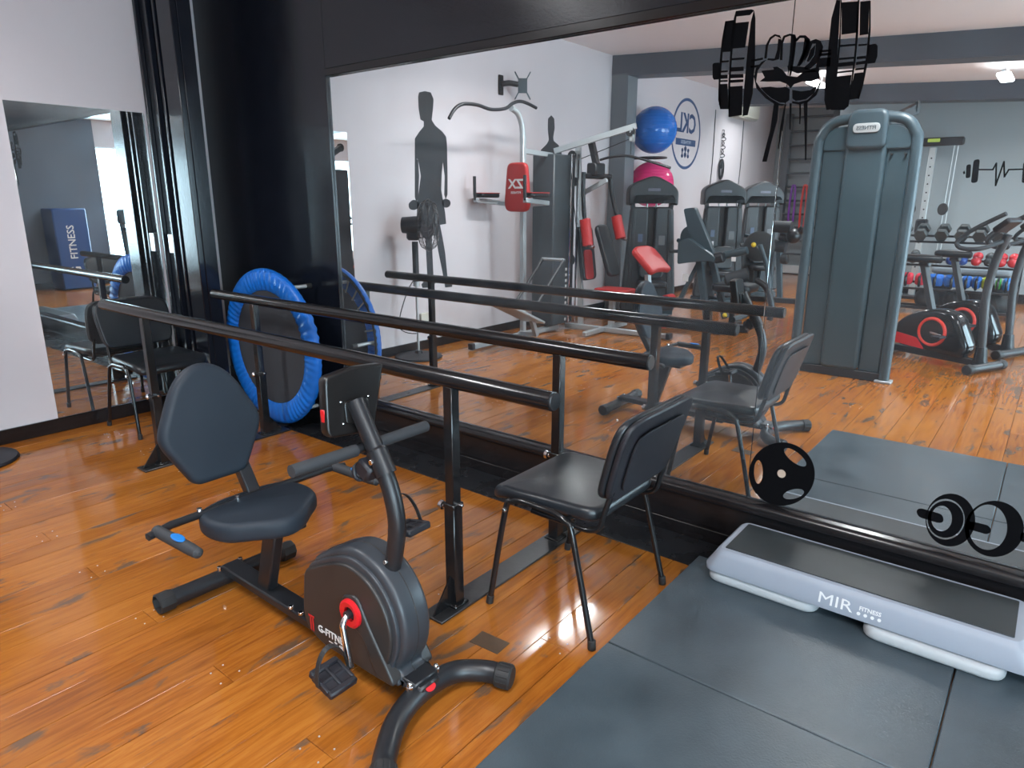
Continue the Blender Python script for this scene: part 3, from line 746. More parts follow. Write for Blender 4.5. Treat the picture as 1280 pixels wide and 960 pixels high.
# ================================================================ RUBBER TILES
for i, (x0, x1, y0, y1, lb) in enumerate(((-1.022, -.060, 1.835, 2.60, 'rubber floor tile under the left end of the step platform'), (-.056, .90, 1.835, 2.60, 'rubber floor tile under the right end of the step platform'),
                                   (-1.022, -.060, .872, 1.831, 'rubber floor tile at the lower edge of the view, nearest the chair'), (-.056, .90, .872, 1.831, 'rubber floor tile at the lower right, nearest the viewer'))):
    single('rubber_tile', MB().box(((x0+x1)/2, (y0+y1)/2, .011), (x1-x0, y1-y0, .022), bev=.003), RUBBER_TILE, 'dark grey '+lb, 'mat', base=((x0+x1)/2, (y0+y1)/2, 0), group='rubber floor tiles')

# ================================================================ STEP PLATFORM
ZT = .022
t = Thing('step_platform', 'light grey aerobic step with dark rubber top and white lettering', 'step', base=(-.40, 2.56, ZT))
def fr_ring(z, x0, x1, y0, y1, r): return [(p[0], p[1], z) for p in rpoly([(x0, y0), (x1, y0), (x1, y1), (x0, y1)], r, 5)]
body = MB(); lv = [fr_ring(.068, -.925, .145, 2.432, 2.758, .05), fr_ring(.074, -.935, .155, 2.422, 2.762, .055), fr_ring(.092, -.935, .155, 2.420, 2.762, .055), fr_ring(.140, -.905, .125, 2.432, 2.757, .045), fr_ring(.158, -.895, .11, 2.440, 2.752, .04), fr_ring(.166, -.885, .098, 2.450, 2.745, .035), fr_ring(.166, -.868, .078, 2.466, 2.73, .01)]
m_ = len(lv[0]); vs = [p for l in lv for p in l]
fs3 = [(j*m_+i, j*m_+(i+1) % m_, (j+1)*m_+(i+1) % m_, (j+1)*m_+i) for j in range(len(lv)-1) for i in range(m_)]+[tuple(range(m_))[::-1], tuple(range((len(lv)-1)*m_, len(lv)*m_))]
body.add(vs, fs3)
bd = t.part('platform', body, STEP_SHELL, None, None, 30)
t.part('rubber_top', MB().puff(rpoly([(-.866, 2.468), (.076, 2.468), (.076, 2.728), (-.866, 2.728)], .006, 3), .004, .0015, tr(0, 0, .1675), 2), STEP_TOP)
for a, b, fy_ in ((-.925, -.50, 2.585), (-.345, .075, 2.560)):
    t.part('riser_foot', MB().puff(rrect(b-a, .31, .06, 6, ((a+b)/2, fy_)), .046, .018, tr(0, 0, ZT+.023), 4), STEP_FOOT)
fn = Vector((0, -.97, .243)).normalized()
Mf = basis((-.40, 2.4245, .112), (1, 0, 0), Vector((0, .243, .97)).normalized(), fn)
t.part('lettering', text_mb('MIR', .056, Mf @ tr(-.04, 0, .001), .001, 0, 'CENTER', 1.3), WHITE_PRINT, bd, 'white MIR FITNESS lettering')
t.part('lettering', text_mb('FITNESS', .020, Mf @ tr(.074, .007, .001), .001, .0005), WHITE_PRINT, bd)
dots = MB()
for k in range(4): dots.plate(ell(.006, .006, 12, (.04+k*.022, -.012)), .001, Mf @ tr(0, 0, .0008))
t.part('print_dots', dots, WHITE_PRINT, bd)

# ================================================================ DECALS ON THE BIG MIRROR (traced on the mirror plane)
def Q(x, y): p = at_y(x, y, YM); return (p.x, p.z)
MM = XZ(YM-.0002)
def crop(pts, ox, oy, s): return [(ox+x/s, oy+y/s) for x, y in pts]
def dec(t, name, polys, ox, oy, s, m=DECAL, parent=None):
    last = None
    for pl in polys:
        mb = MB().plate([Q(*p) for p in crop(pl, ox, oy, s)], .0012, MM); last = t.part(name, mb, m, parent)
    return last
p0 = Q(990, 90)
t = Thing('fist_barbell_decal', 'black vinyl decal of a fist gripping a loaded barbell at the top of the mirror', 'decal', base=(p0[0], YM, p0[1]))
C = (880, 0, 4.8)
# left plates: outer and inner, each a black rim with white-cut stripes
dec(t, 'bar_end', [[(52, 385), (62, 378), (92, 376), (92, 476), (60, 478), (52, 465)]], *C)
dec(t, 'plate_band', [[(128, 128), (182, 120), (160, 310), (112, 312)], [(104, 365), (150, 362), (148, 372), (103, 376)], [(100, 425), (143, 422), (142, 432), (99, 436)], [(98, 450), (142, 448), (141, 470), (97, 474)], [(97, 482), (141, 480), (141, 490), (97, 492)], [(95, 505), (140, 503), (148, 655), (104, 655), (90, 610)]], *C)
dec(t, 'plate_edge', [[(128, 128), (136, 126), (112, 312), (97, 505), (104, 655), (98, 655), (86, 600), (90, 420), (108, 240)]], *C)
dec(t, 'plate_band', [[(192, 66), (285, 56), (300, 62), (276, 90), (188, 100)], [(186, 138), (270, 130), (247, 285), (170, 292)], [(165, 350), (243, 344), (242, 356), (164, 362)], [(158, 405), (238, 400), (238, 425), (157, 430)], [(156, 447), (236, 444), (236, 466), (155, 470)], [(155, 480), (236, 476), (236, 492), (155, 497)], [(153, 520), (232, 515), (228, 690), (155, 702), (147, 640)]], *C)
dec(t, 'plate_face', [[(300, 62), (308, 110), (306, 360), (292, 560), (262, 690), (232, 696), (242, 520), (262, 300), (282, 130)]], *C)
dec(t, 'plate_edge', [[(192, 66), (198, 66), (172, 292), (157, 500), (155, 702), (148, 702), (146, 520), (160, 290), (180, 110)]], *C)
# right plates
dec(t, 'plate_face', [[(795, 0), (818, 0), (808, 200), (795, 400), (765, 655), (735, 660), (722, 600), (728, 480), (745, 300), (765, 110)]], *C)
dec(t, 'plate_band', [[(826, 15), (925, 8), (922, 195), (826, 208)], [(818, 270), (910, 262), (909, 274), (817, 282)], [(812, 348), (905, 340), (904, 352), (811, 360)], [(806, 378), (900, 368), (897, 392), (804, 402)], [(802, 430), (893, 420), (892, 430), (801, 440)], [(798, 460), (885, 450), (862, 640), (840, 660), (770, 660)]], *C)
dec(t, 'plate_edge', [[(820, 0), (826, 0), (818, 270), (798, 460), (770, 660), (762, 660), (792, 420), (814, 200)], [(924, 0), (932, 0), (925, 200), (910, 360), (880, 560), (866, 640), (860, 640), (884, 480), (905, 300)]], *C)
dec(t, 'plate_band', [[(938, 10), (992, 4), (985, 205), (934, 212)], [(928, 266), (978, 262), (978, 272), (927, 277)], [(918, 340), (972, 334), (971, 350), (917, 356)], [(914, 372), (968, 364), (966, 382), (912, 390)], [(908, 412), (962, 406), (961, 416), (906, 422)], [(902, 440), (955, 434), (930, 590), (870, 600)]], *C)
dec(t, 'plate_edge', [[(992, 4), (1000, 4), (1000, 180), (985, 360), (955, 510), (930, 595), (922, 592), (948, 480), (975, 330), (990, 160)]], *C)
dec(t, 'bar_end', [[(986, 270), (1030, 262), (1042, 275), (1040, 340), (1025, 378), (982, 382)]], *C)
dec(t, 'bar_segment', [[(284, 360), (355, 345), (352, 358), (283, 372)], [(280, 395), (330, 388), (318, 404), (280, 408)], [(690, 302), (766, 296), (766, 308), (694, 315)], [(690, 322), (765, 315), (765, 330), (688, 338)], [(684, 350), (762, 343), (756, 400), (672, 405)]], *C)
# fist: finger outlines and palm shadows
dec(t, 'finger_line', [[(362, 350), (372, 270), (395, 225), (425, 205), (455, 212), (465, 235), (450, 225), (428, 216), (402, 235), (384, 275), (376, 350)],
                       [(455, 360), (462, 250), (478, 215), (515, 202), (548, 208), (556, 235), (542, 350), (530, 420), (520, 455), (512, 455), (520, 400), (535, 300), (540, 230), (515, 214), (486, 225), (474, 260), (470, 360)],
                       [(545, 240), (575, 212), (610, 212), (635, 235), (640, 262), (615, 340), (585, 385), (570, 400), (588, 340), (615, 262), (600, 228), (575, 228), (556, 250)],
                       [(640, 245), (672, 234), (700, 245), (715, 280), (705, 330), (680, 375), (640, 410), (610, 420), (600, 405), (630, 380), (665, 330), (672, 262), (650, 262), (625, 330), (600, 375), (615, 320)],
                       [(385, 350), (420, 352), (450, 345), (450, 355), (415, 365), (380, 360)]], *C)
dec(t, 'finger_shadow', [[(446, 232), (464, 236), (452, 345), (424, 352), (440, 300)], [(522, 214), (550, 220), (536, 340), (524, 400), (505, 395), (518, 320)], [(604, 232), (636, 245), (610, 330), (576, 392), (556, 400), (590, 320)], [(640, 300), (668, 270), (660, 330), (628, 372), (618, 368)], [(500, 395), (600, 402), (640, 415), (690, 400), (692, 430), (640, 432), (560, 440), (505, 420)]], *C)
dec(t, 'palm_shadow', [[(345, 425), (372, 422), (420, 418), (415, 402), (440, 400), (470, 418), (500, 455), (560, 462), (600, 430), (660, 420), (690, 430), (695, 470), (640, 490), (590, 488), (540, 505), (520, 530), (500, 505), (455, 488), (385, 490), (335, 488), (365, 465)],
                       [(340, 525), (400, 520), (450, 528), (490, 520), (515, 535), (512, 600), (490, 616), (455, 615), (405, 590), (365, 555)], [(530, 540), (585, 548), (640, 540), (680, 510), (660, 560), (610, 596), (550, 606), (530, 590)],
                       [(300, 460), (312, 410), (345, 372), (375, 358), (345, 390), (322, 425), (312, 490), (345, 540), (400, 590), (455, 622), (490, 626), (470, 634), (430, 628), (370, 590), (315, 530)],
                       [(530, 606), (570, 612), (620, 600), (670, 550), (700, 480), (702, 500), (675, 570), (625, 612), (575, 628), (530, 620)]], *C)
dec(t, 'arm_stripe', [[(420, 622), (448, 630), (440, 720), (405, 850), (376, 970), (350, 970), (372, 880), (398, 780)], [(484, 628), (492, 628), (470, 780), (448, 895), (444, 895), (458, 760)], [(514, 620), (526, 620), (524, 680), (518, 780), (513, 775)], [(572, 625), (582, 622), (582, 680), (577, 745), (573, 745)], [(598, 618), (622, 605), (620, 700), (614, 960), (606, 960), (604, 760)]], *C)
# bumper plate decal with three cut-out grips
p0 = Q(977, 592)
t = Thing('plate_decal', 'round black weight plate decal low on the mirror, behind the chair', 'decal', base=(p0[0], YM, p0[1]))
cx, cy = p0; rx = (Q(1018, 592)[0]-Q(936, 592)[0])/2; rz = (Q(977, 553)[1]-Q(977, 632)[1])/2
def pell(cx_, cy_, a_, b_, deg, n=32):
    c_, s_ = math.cos(R(deg)), math.sin(R(deg))
    return [Q(cx_+a_*math.cos(2*PI*i/n)*c_-b_*math.sin(2*PI*i/n)*s_, cy_+a_*math.cos(2*PI*i/n)*s_+b_*math.sin(2*PI*i/n)*c_) for i in range(n)]
def pol(r, a): return (cx+rx*r*math.cos(R(a)), cy+rz*r*math.sin(R(a)))
t.part('plate_disc', holes_mb([pell(977.5, 592.5, 41, 39.5, 0, 64), pell(994, 571.5, 17, 6.5, 38), pell(948, 590, 5.6, 15, 0), pell(992, 617.5, 13.5, 6, -14)], MM), DECAL)
t.part('hub_spot', MB().plate([pol(.13, 10*i) for i in range(36)], .0013, MM), mat('tan_sticker', (.52, .40, .32), .6))
# dumbbell decal
p0 = Q(1215, 655)
t = Thing('dumbbell_decal', 'black dumbbell outline decal low on the mirror, above the step platform', 'decal', base=(p0[0], YM, p0[1]))
C = (1128, 600, 5.0)
def cres(cx, cy, rx, ry, ix, iy, irx, iry, n=40, tilt=0):
    o = [Q(cx+rx*math.cos(2*PI*i/n), cy+ry*math.sin(2*PI*i/n)) for i in range(n)]
    i_ = [Q(ix+irx*math.cos(2*PI*i/n), iy+iry*math.sin(2*PI*i/n)) for i in range(n)]
    return MB().ringplate(o[::-1], i_[::-1], .0012, MM)
t.part('disc_outline', cres(1188, 650, 31, 33, 1182, 649, 24, 25.5), DECAL)
t.part('disc_outline', cres(1182, 649, 22.5, 23, 1177, 648, 13, 16), DECAL)
t.part('disc_outline', cres(1243, 661, 37, 35, 1235, 659, 24, 28.5), DECAL)
t.part('handle', MB().plate([Q(*p) for p in rpoly([(1145, 638), (1150, 635), (1178, 643), (1180, 652), (1174, 654), (1148, 646)], 5)], .0012, MM), DECAL)
t.part('handle', MB().plate([Q(*p) for p in rpoly([(1208, 650), (1236, 657), (1240, 664), (1234, 668), (1206, 660)], 4)], .0012, MM), DECAL)
t.part('bar_end', MB().plate([Q(*p) for p in rpoly([(1276, 665), (1290, 669), (1290, 680), (1275, 676)], 3)], .0012, MM), DECAL)

# ================================================================ THINGS ALONG THE LEFT WALL (positions read in the mirror)
def wallL(polys, name, t, m, C, X=XW):
    for pl in polys:
        mb = MB().plate([(lambda p: (p.y, p.z))(at_x(x, y, X)) for x, y in crop(pl, *C)], .0015, basis((XW+.0002, 0, 0), (0, 1, 0), (0, 0, 1), (1, 0, 0)))
        t.part(name, mb, m)
q = at_x(545, 300, XW)
t = Thing('athlete_decal', 'life-size silhouette decal of a man holding two dumbbells on the white wall', 'decal', REFL, (XW, q.y, .6))
C = (480, 80, 3.43)
wallL([[(150, 122), (175, 116), (200, 122), (212, 150), (210, 190), (204, 240), (220, 265), (250, 290), (266, 312), (270, 350), (252, 420), (247, 470), (245, 540), (262, 640), (266, 685), (240, 690), (250, 740), (262, 810), (272, 915), (292, 935), (292, 955), (262, 958), (255, 915), (232, 800), (218, 705), (205, 740), (208, 830), (212, 915), (220, 940), (205, 958), (165, 960), (160, 945), (186, 915), (180, 800), (172, 700), (140, 690), (142, 600), (158, 480), (146, 410), (132, 400), (132, 320), (150, 292), (170, 268), (170, 246), (156, 238), (148, 190), (146, 140)]], 'body', t, DECAL_GREY, C)
wallL([[(132, 400), (146, 412), (150, 480), (146, 580), (138, 592), (132, 570)], [(252, 420), (270, 350), (272, 480), (272, 560), (264, 580), (258, 560), (260, 480)]], 'arm', t, DECAL_GREY, C)
wallL([rpoly([(104, 598), (125, 580), (148, 590), (150, 615), (130, 628), (108, 622)], 10), rpoly([(246, 588), (262, 575), (284, 585), (286, 605), (270, 618), (250, 612)], 10)], 'dumbbell', t, DECAL_GREY, C)
q = at_x(690, 250, XW)
t = Thing('athlete_decal', 'silhouette decal of a standing man half hidden behind the cable tower of the home gym', 'decal', REFL, (XW, q.y, .6))
C = (640, 100, 3.0)
wallL([[(135, 145), (147, 132), (158, 145), (160, 180), (154, 215), (156, 228), (175, 245), (186, 275), (188, 380), (184, 470), (180, 580), (172, 720), (160, 722), (156, 620), (150, 500), (140, 480), (120, 480), (108, 420), (104, 300), (108, 262), (130, 240), (138, 225), (134, 185)]], 'body', t, DECAL_GREY, C)
# round CKL club emblem (reads correctly on the real wall)
cyv, czv, cr_ = 10.93, 2.53, .54
Mw = basis((XW+.0004, 2*YM-cyv, czv), (0, 1, 0), (0, 0, 1), (1, 0, 0))
t = Thing('club_emblem', 'round blue wall emblem with the letters CKL and small bells', 'decal', base=(XW, 2*YM-cyv, czv-cr_))
t.part('ring', MB().ringplate(ell(cr_, cr_, 64), ell(cr_-.045, cr_-.045, 64), .0015, Mw), DECAL_BLUE)
t.part('letters', text_mb('CKL', .40, Mw @ tr(0, .15, .0008), .0015, .012, 'CENTER', .92), DECAL_BLUE, None, 'blue letters CKL')
t.part('bar', MB().plate(rrect(.74, .10, .01), .0015, Mw @ tr(0, -.125, 0)), DECAL_BLUE)
t.part('bar_lettering', text_mb('FITNESS', .07, Mw @ tr(.0, -.125, .0025), .0008, .001, 'CENTER', 1.5), mat('pale_print', (.4, .45, .55), .5), None)
for dx, dz, s_ in ((-.11, -.29, .9), (0, -.27, 1.1), (.11, -.29, .9)):
    t.part('bell', MB().plate(rrect(.035*s_, .17*s_, .012), .0015, Mw @ tr(dx, dz, 0)), DECAL_BLUE)
    t.part('bell', MB().plate(rrect(.085*s_, .05*s_, .015), .0015, Mw @ tr(dx, dz+.045, 0)), DECAL_BLUE)
    t.part('bell', MB().plate(rrect(.085*s_, .05*s_, .015), .0015, Mw @ tr(dx, dz-.045, 0)), DECAL_BLUE)
# hanging chain with a carabiner ring
t = Thing('hanging_chain', 'black chain with an oval ring hanging on the white wall below the air conditioner', 'chain', REFL, (XW+.03, 12.4, 1.75))
for k in range(6): t.part('chain_link', MB().torus((0, 0, 0), .028, .008, 14, 6, tr(XW+.03, 12.4, 2.62-k*.07) @ rot('Y', 90) @ rot('X' if k % 2 else 'Z', 90 if k % 2 else 0), 1, 1.5), BLACK_SATIN)
t.part('ring', MB().torus((0, 0, 0), .085, .022, 24, 8, tr(XW+.03, 12.4, 2.04) @ rot('Y', 90), 1.9, 1), BLACK_SATIN)
t.part('hook', MB().tube([(XW+.03, 12.4, 2.05), (XW+.03, 12.4, 2.18)], .03, 10), BLACK_SATIN)
t.part('wall_hook', MB().tube([(XW, 12.4, 2.70), (XW+.03, 12.4, 2.70), (XW+.03, 12.4, 2.62)], .008, 8), BLACK_SATIN)
# air conditioner
t = Thing('air_conditioner', 'cream split air conditioner high on the white wall near the alcove', 'air conditioner', REFL, (XW, 13.1, 2.93))
b = t.part('body', MB().puff(rpoly([(XW, 2.94), (XW+.19, 2.95), (XW+.21, 3.05), (XW+.20, 3.21), (XW+.17, 3.235), (XW, 3.235)], [0, .03, .04, .03, .02, 0], 4), 1.0, .01, XZ(13.1)), CREAM)
t.part('louvre', MB().box((XW+.12, 13.1, 2.935), (.12, .86, .012), bev=.004), mat('ac_louvre', (.45, .44, .4), .5), b)
# conduit and junction boxes
for y, nm in ((12.02, 'thin black cable running down the white wall left of the chain'), (13.35, 'thin black cable running down the white wall right of the chain')):
    single('wall_cable', MB().tube([(XW+.008, y, 3.0), (XW+.008, y+.02, 2.2), (XW+.008, y-.02, 1.5), (XW+.008, y, .2)], .007, 6, smooth=5), BLACK_SATIN, nm, 'cable', REFL, (XW+.008, y, .2))
# TV mount
t = Thing('tv_bracket', 'swivel wall bracket without a screen above the lat bar', 'bracket', REFL, (XW, 6.2, 2.55))
t.part('wall_plate', MB().box((XW+.012, 6.2, 2.70), (.024, .07, .20), bev=.004), BLACK_SATIN)
t.part('arm', MB().tube([(XW+.02, 6.2, 2.71), (XW+.09, 6.25, 2.72), (XW+.14, 6.33, 2.71)], .03, 10), BLACK_SATIN)
vp = MB(); Mv = tr(XW+.17, 6.38, 2.70) @ rot('Z', -48)
vp.box((0, 0, 0), (.02, .10, .15), Mv, .004)
for sy in (-1, 1):
    for sz in (-1, 1): vp.bar((0, sy*.04, sz*.06), (0, sy*.085, sz*.14), .012, .03, up=(1, 0, 0), M=Mv)
t.part('screen_plate', vp, GREY_STEEL)
# junction box and cable by the floor
single('power_socket', MB().box((XW+.015, 4.95, .32), (.03, .12, .12), bev=.006), CREAM, 'cream power socket low on the white wall behind the fan pole', 'socket', REFL, (XW, 4.95, .26))

# ---------------------------------------------------------------- pedestal fan
fx, fy = -4.83, 4.63
t = Thing('pedestal_fan', 'black pedestal fan on a round base beside the white wall', 'fan', REFL, (fx, fy, 0))
t.part('base', MB().lathe([(.001, 0), (.225, 0), (.232, .008), (.225, .02), (.12, .035), (.04, .045), (.03, .07), (.001, .07)], 40, tr(fx, fy, 0)), PLASTIC)
t.part('pole', MB().tube([(fx, fy, .05), (fx, fy, .95)], .012, 12), GALV)
t.part('outer_pole', MB().tube([(fx, fy, .72), (fx, fy, 1.12)], .03, 14), PLASTIC)
t.part('lock_ring', MB().tube([(fx, fy, .70), (fx, fy, .745)], .034, 14), GALV)
Mh = tr(fx+.02, fy+.03, 1.27) @ rot('Z', 30)
t.part('motor', MB().tube([(-.16, 0, 0), (-.15, 0, 0), (-.02, 0, 0), (.04, 0, 0)], [.04, .075, .085, .05], 18, M=Mh).box((-.05, 0, -.09), (.12, .09, .1), Mh, .02), PLASTIC)
cg = MB()
for xx, rr in ((.10, .24), (.05, .21), (.15, .21), (.17, .12), (.03, .12)): cg.torus((0, 0, 0), rr, .004, 36, 6, Mh @ tr(xx, 0, 0) @ rot('Y', 90))
for k in range(28):
    a = 2*PI*k/28; c_, s_ = math.cos(a), math.sin(a)
    cg.tube([(.165, .03*c_, .03*s_), (.17, .12*c_, .12*s_), (.15, .21*c_, .21*s_), (.10, .24*c_, .24*s_), (.05, .21*c_, .21*s_), (.03, .12*c_, .12*s_), (.025, .05*c_, .05*s_)], .0022, 4, M=Mh)
o = t.part('guard', cg, BLACK_SATIN)
for k in range(3):
    Mb = Mh @ tr(.095, 0, 0) @ rot('X', 120*k)
    t.part('blade', MB().puff(rpoly([(-.03, .03), (.04, .03), (.075, .16), (.03, .205), (-.06, .18)], .03, 4), .006, .002, Mb @ basis((0, 0, 0), (0, 1, 0), (0, 0, 1), (1, 0, 0)) @ rot('Y', 22)), PLASTIC)
t.part('power_cord', MB().tube([(fx, fy, .8), (fx-.1, fy-.05, .6), (fx-.13, fy-.12, .3), (fx-.15, fy+.15, .2), (fx-.2, fy+.3, .3)], .005, 6, smooth=6), BLACK_SATIN)

# ---------------------------------------------------------------- silver home gym
t = Thing('home_gym', 'silver multi-station home gym with red pads along the white wall', 'gym machine', REFL, (-4.2, 6.4, 0))
def P7(x, y, Y=6.95): return at_y(x, y, Y)
t.part('floor_beam', MB().bar((-4.63, 5.2, .04), (-4.63, 6.72, .04), .06, .055, bev=.006), SILVER_STEEL)
t.part('beam_cap', MB().box((-4.63, 5.19, .042), (.068, .05, .066), bev=.008), PLASTIC)
t.part('floor_beam', MB().bar((-4.6, 6.87, .04), (-3.3, 6.98, .04), .06, .055, bev=.006), SILVER_STEEL)
t.part('beam_cap', MB().box((-3.29, 6.98, .042), (.05, .09, .07), bev=.008), PLASTIC)
t.part('cross_beam', MB().bar((-4.1, 6.5, .04), (-4.1, 7.45, .04), .055, .05, bev=.006), SILVER_STEEL)
t.part('upright', MB().bar((-4.63, 6.06, .05), (-4.63, 6.04, 2.16), .055, .055, bev=.006), SILVER_STEEL)
t.part('upright_neck', MB().tube([(-4.63, 6.04, 2.08), (-4.63, 6.02, 2.25), (-4.63, 5.95, 2.36), (-4.63, 5.84, 2.40)], .03, 12, smooth=4), SILVER_STEEL)
t.part('lat_bar', MB().tube([(-4.61, 4.90, 2.22), (-4.61, 4.98, 2.31), (-4.61, 5.10, 2.365), (-4.61, 5.3, 2.375), (-4.61, 5.5, 2.355), (-4.61, 5.72, 2.385), (-4.61, 5.83, 2.44), (-4.61, 5.95, 2.475), (-4.61, 6.08, 2.47), (-4.61, 6.24, 2.44)], .017, 10, smooth=4), BLACK_SATIN)
t.part('strut', MB().bar((-4.63, 6.05, 2.0), (-4.62, 6.55, 1.98), .04, .05), SILVER_STEEL)
# dip station turned toward the middle of the room
Md = tr(-4.62, 6.01, 0) @ rot('Z', -90)
pd_ = t.part('dip_back_pad', MB().puff(rpoly([(-.13, 1.38), (.13, 1.38), (.165, 1.45), (.125, 1.88), (-.125, 1.88), (-.165, 1.45)], [.06, .06, .05, .07, .07, .05], 5), .06, .02, Md @ basis((.07, 0, 0), (0, 1, 0), (0, 0, 1), (1, 0, 0)), 3), RED_VINYL, None, 'red back pad with white lettering')
lt = text_mb('ZX', .13, Matrix.Identity(4), .001, .004, 'CENTER', 1.1)
lt.map(lambda p: Md @ Vector((.1025+p.z, -p.x, 1.66+p.y))); lt.f = [f[::-1] for f in lt.f]
t.part('lettering', lt, WHITE_PRINT, pd_)
lt = text_mb('FITNESS', .032, Matrix.Identity(4), .001, .0005, 'CENTER', 1.2)
lt.map(lambda p: Md @ Vector((.1025+p.z, -p.x, 1.575+p.y))); lt.f = [f[::-1] for f in lt.f]
t.part('lettering', lt, WHITE_PRINT, pd_)
for sg in (-1, 1):
    ar = t.part('dip_arm', MB().bar((.0, .02*sg, 1.45), (.0, .33*sg, 1.47), .045, .045, M=Md).bar((-.02, .33*sg, 1.47), (.38, .33*sg, 1.50), .045, .045, M=Md), SILVER_STEEL)
    t.part('arm_pad', MB().puff(rrect(.32, .13, .05), .05, .018, Md @ tr(.18, .33*sg, 1.55), 3), VINYL, ar)
    t.part('arm_pad_trim', MB().puff(rrect(.33, .14, .05), .008, .003, Md @ tr(.18, .33*sg, 1.572), 2), RED_VINYL, ar)
    t.part('hand_grip', MB().tube([(.37, .33*sg, 1.5), (.38, .33*sg, 1.56), (.38, .33*sg, 1.74)], .017, 10, M=Md), FOAM, ar)
# stack tower with shroud
t.part('stack_shroud', MB().box((-4.66, 6.62, 1.04), (.30, .34, 1.9), bev=.012), mat('stack_shroud_plastic', (.035, .045, .052), .45))
t.part('guide_rod', MB().tube([(-4.47, 6.72, .1), (-4.47, 6.72, 2.0)], .012, 8).tube([(-4.46, 6.85, .1), (-4.46, 6.85, 2.0)], .012, 8), CHROME)
t.part('side_channel', MB().box((-4.50, 6.80, 1.05), (.03, .06, 1.9), bev=.006), BLACK_SATIN)
for k in range(10): t.part('stack_number', MB().box((-4.508, 6.72, .14+k*.065), (.006, .03, .032), bev=.002), WHITE_PRINT)
t.part('top_beam', MB().bar((-4.66, 6.66, 2.03), (-3.80, 6.95, 2.27), .05, .06), SILVER_STEEL)
pu = t.part('pulley_bracket', MB().box((-3.84, 6.94, 2.18), (.05, .06, .14), bev=.008), SILVER_STEEL)
def pulley(x, y, z, r=.05):
    t.part('pulley', MB().lathe([(.012, -.012), (r, -.012), (r*.85, 0), (r, .012), (.012, .012), (.012, -.012)], 20, tr(x, y, z) @ rot('X', 80)), BLACK_SATIN)
for x, y in ((715, 194), (705, 229), (718, 227), (700, 229)): p = P7(x, y, 6.85); pulley(p.x, p.y, p.z)
p = P7(712, 325, 6.85); pulley(p.x, p.y, p.z, .07)
p = P7(790, 165); pulley(p.x, p.y-.03, p.z)
t.part('rear_post', MB().bar((-4.42, 6.93, .05), (-4.50, 6.90, 2.08), .06, .06), SILVER_STEEL)
t.part('brace', MB().bar((-4.48, 6.9, 1.55), (-4.14, 6.95, 1.72), .04, .05), SILVER_STEEL)
cb = MB()
for a_, b_ in (((-3.84, 6.92, 2.12), (-3.84, 6.92, 1.98)), ((-4.42, 6.84, 1.95), (-3.86, 6.93, 2.14)), ((-4.44, 6.82, 1.9), (-4.44, 6.82, .5)), ((-4.5, 6.8, 1.6), (-4.3, 6.8, .4)), ((-4.36, 6.82, 1.62), (-4.36, 6.82, .82))): cb.tube([a_, b_], .005, 5)
o = t.part('cables', cb, BLACK_SATIN); o['kind'] = 'stuff'
t.part('curl_bar', MB().tube([P7(750, 200, 6.9), P7(765, 196, 6.92), P7(785, 195), P7(810, 201), P7(832, 208), P7(838, 210)], .014, 10, smooth=4), BLACK_SATIN)
pv = t.part('press_bracket', MB().box(P7(745, 212, 6.9), (.13, .2, .14), bev=.015).bar(P7(738, 172, 6.9), P7(746, 208, 6.9), .07, .06), BLACK_SATIN)
t.part('press_crossbar', MB().tube([P7(731, 220, 6.72), P7(763, 221, 7.2)], .03, 12), BLACK_SATIN)
for Y_, top, bot, f0, f1 in ((6.72, (730, 215), (731, 280), (731, 274), (735, 307)), (7.2, (763, 221), (773, 275), (770, 270), (776, 298))):
    t.part('press_arm', MB().tube([P7(*top, Y_), P7(top[0]+.3*(bot[0]-top[0])-1.5, top[1]+.4*(bot[1]-top[1]), Y_), P7(*bot, Y_)], .025, 12, smooth=4), BLACK_SATIN)
    t.part('foam_roller', MB().tube([P7(*f0, Y_), P7(f0[0]+.1, f0[1]+.3, Y_), P7(f1[0]-.1, f1[1]-.3, Y_), P7(*f1, Y_)], [.04, .062, .062, .04], 16), RED_VINYL)
    a_ = P7(*f1, Y_); t.part('arm_end', MB().cyl(a_, (a_.x+.09, a_.y-.02, a_.z-.01), .018, 10), CHROME)
Mb_ = Matrix.Identity(4)
bp_ = basis((-4.38, 6.95, .90), (0, 1, 0), Vector((-.14, 0, .99)), Vector((.99, 0, .14)))
t.part('back_pad', MB().puff(rrect(.29, .62, .07), .06, .02, bp_, 3), VINYL)
t.part('back_pad_front', MB().puff(rrect(.17, .34, .05), .02, .008, bp_ @ tr(-.03, -.13, .035), 2), RED_VINYL)
bp2 = basis((-4.20, 7.12, .93), (0, 1, 0), Vector((-.34, 0, .94)), Vector((.94, 0, .34)))
t.part('chest_pad', MB().puff(rrect(.26, .62, .09), .06, .02, bp2, 3), VINYL)
t.part('seat_pad', MB().puff(rrect(.42, .32, .07), .06, .02, tr(-4.0, 6.98, .49), 3), RED_VINYL)
t.part('seat_post', MB().bar((-4.02, 6.96, .06), (-4.02, 6.97, .46), .06, .06), SILVER_STEEL)
t.part('seat_beam', MB().bar((-4.4, 6.95, .42), (-3.55, 7.0, .40), .06, .05), SILVER_STEEL)
t.part('front_post', MB().bar((-3.52, 6.98, .06), (-3.60, 7.0, .70), .06, .05), SILVER_STEEL)
cpad = basis((-3.56, 6.98, .86), Vector((.05, 1, 0)), Vector((-.72, 0, .69)), Vector((.69, 0, .72)))
t.part('curl_pad', MB().puff(rpoly([(-.21, -.19), (-.05, -.16), (.05, -.16), (.21, -.19), (.22, .15), (.12, .20), (-.12, .20), (-.22, .15)], .05, 4), .07, .025, cpad, 3), RED_VINYL)
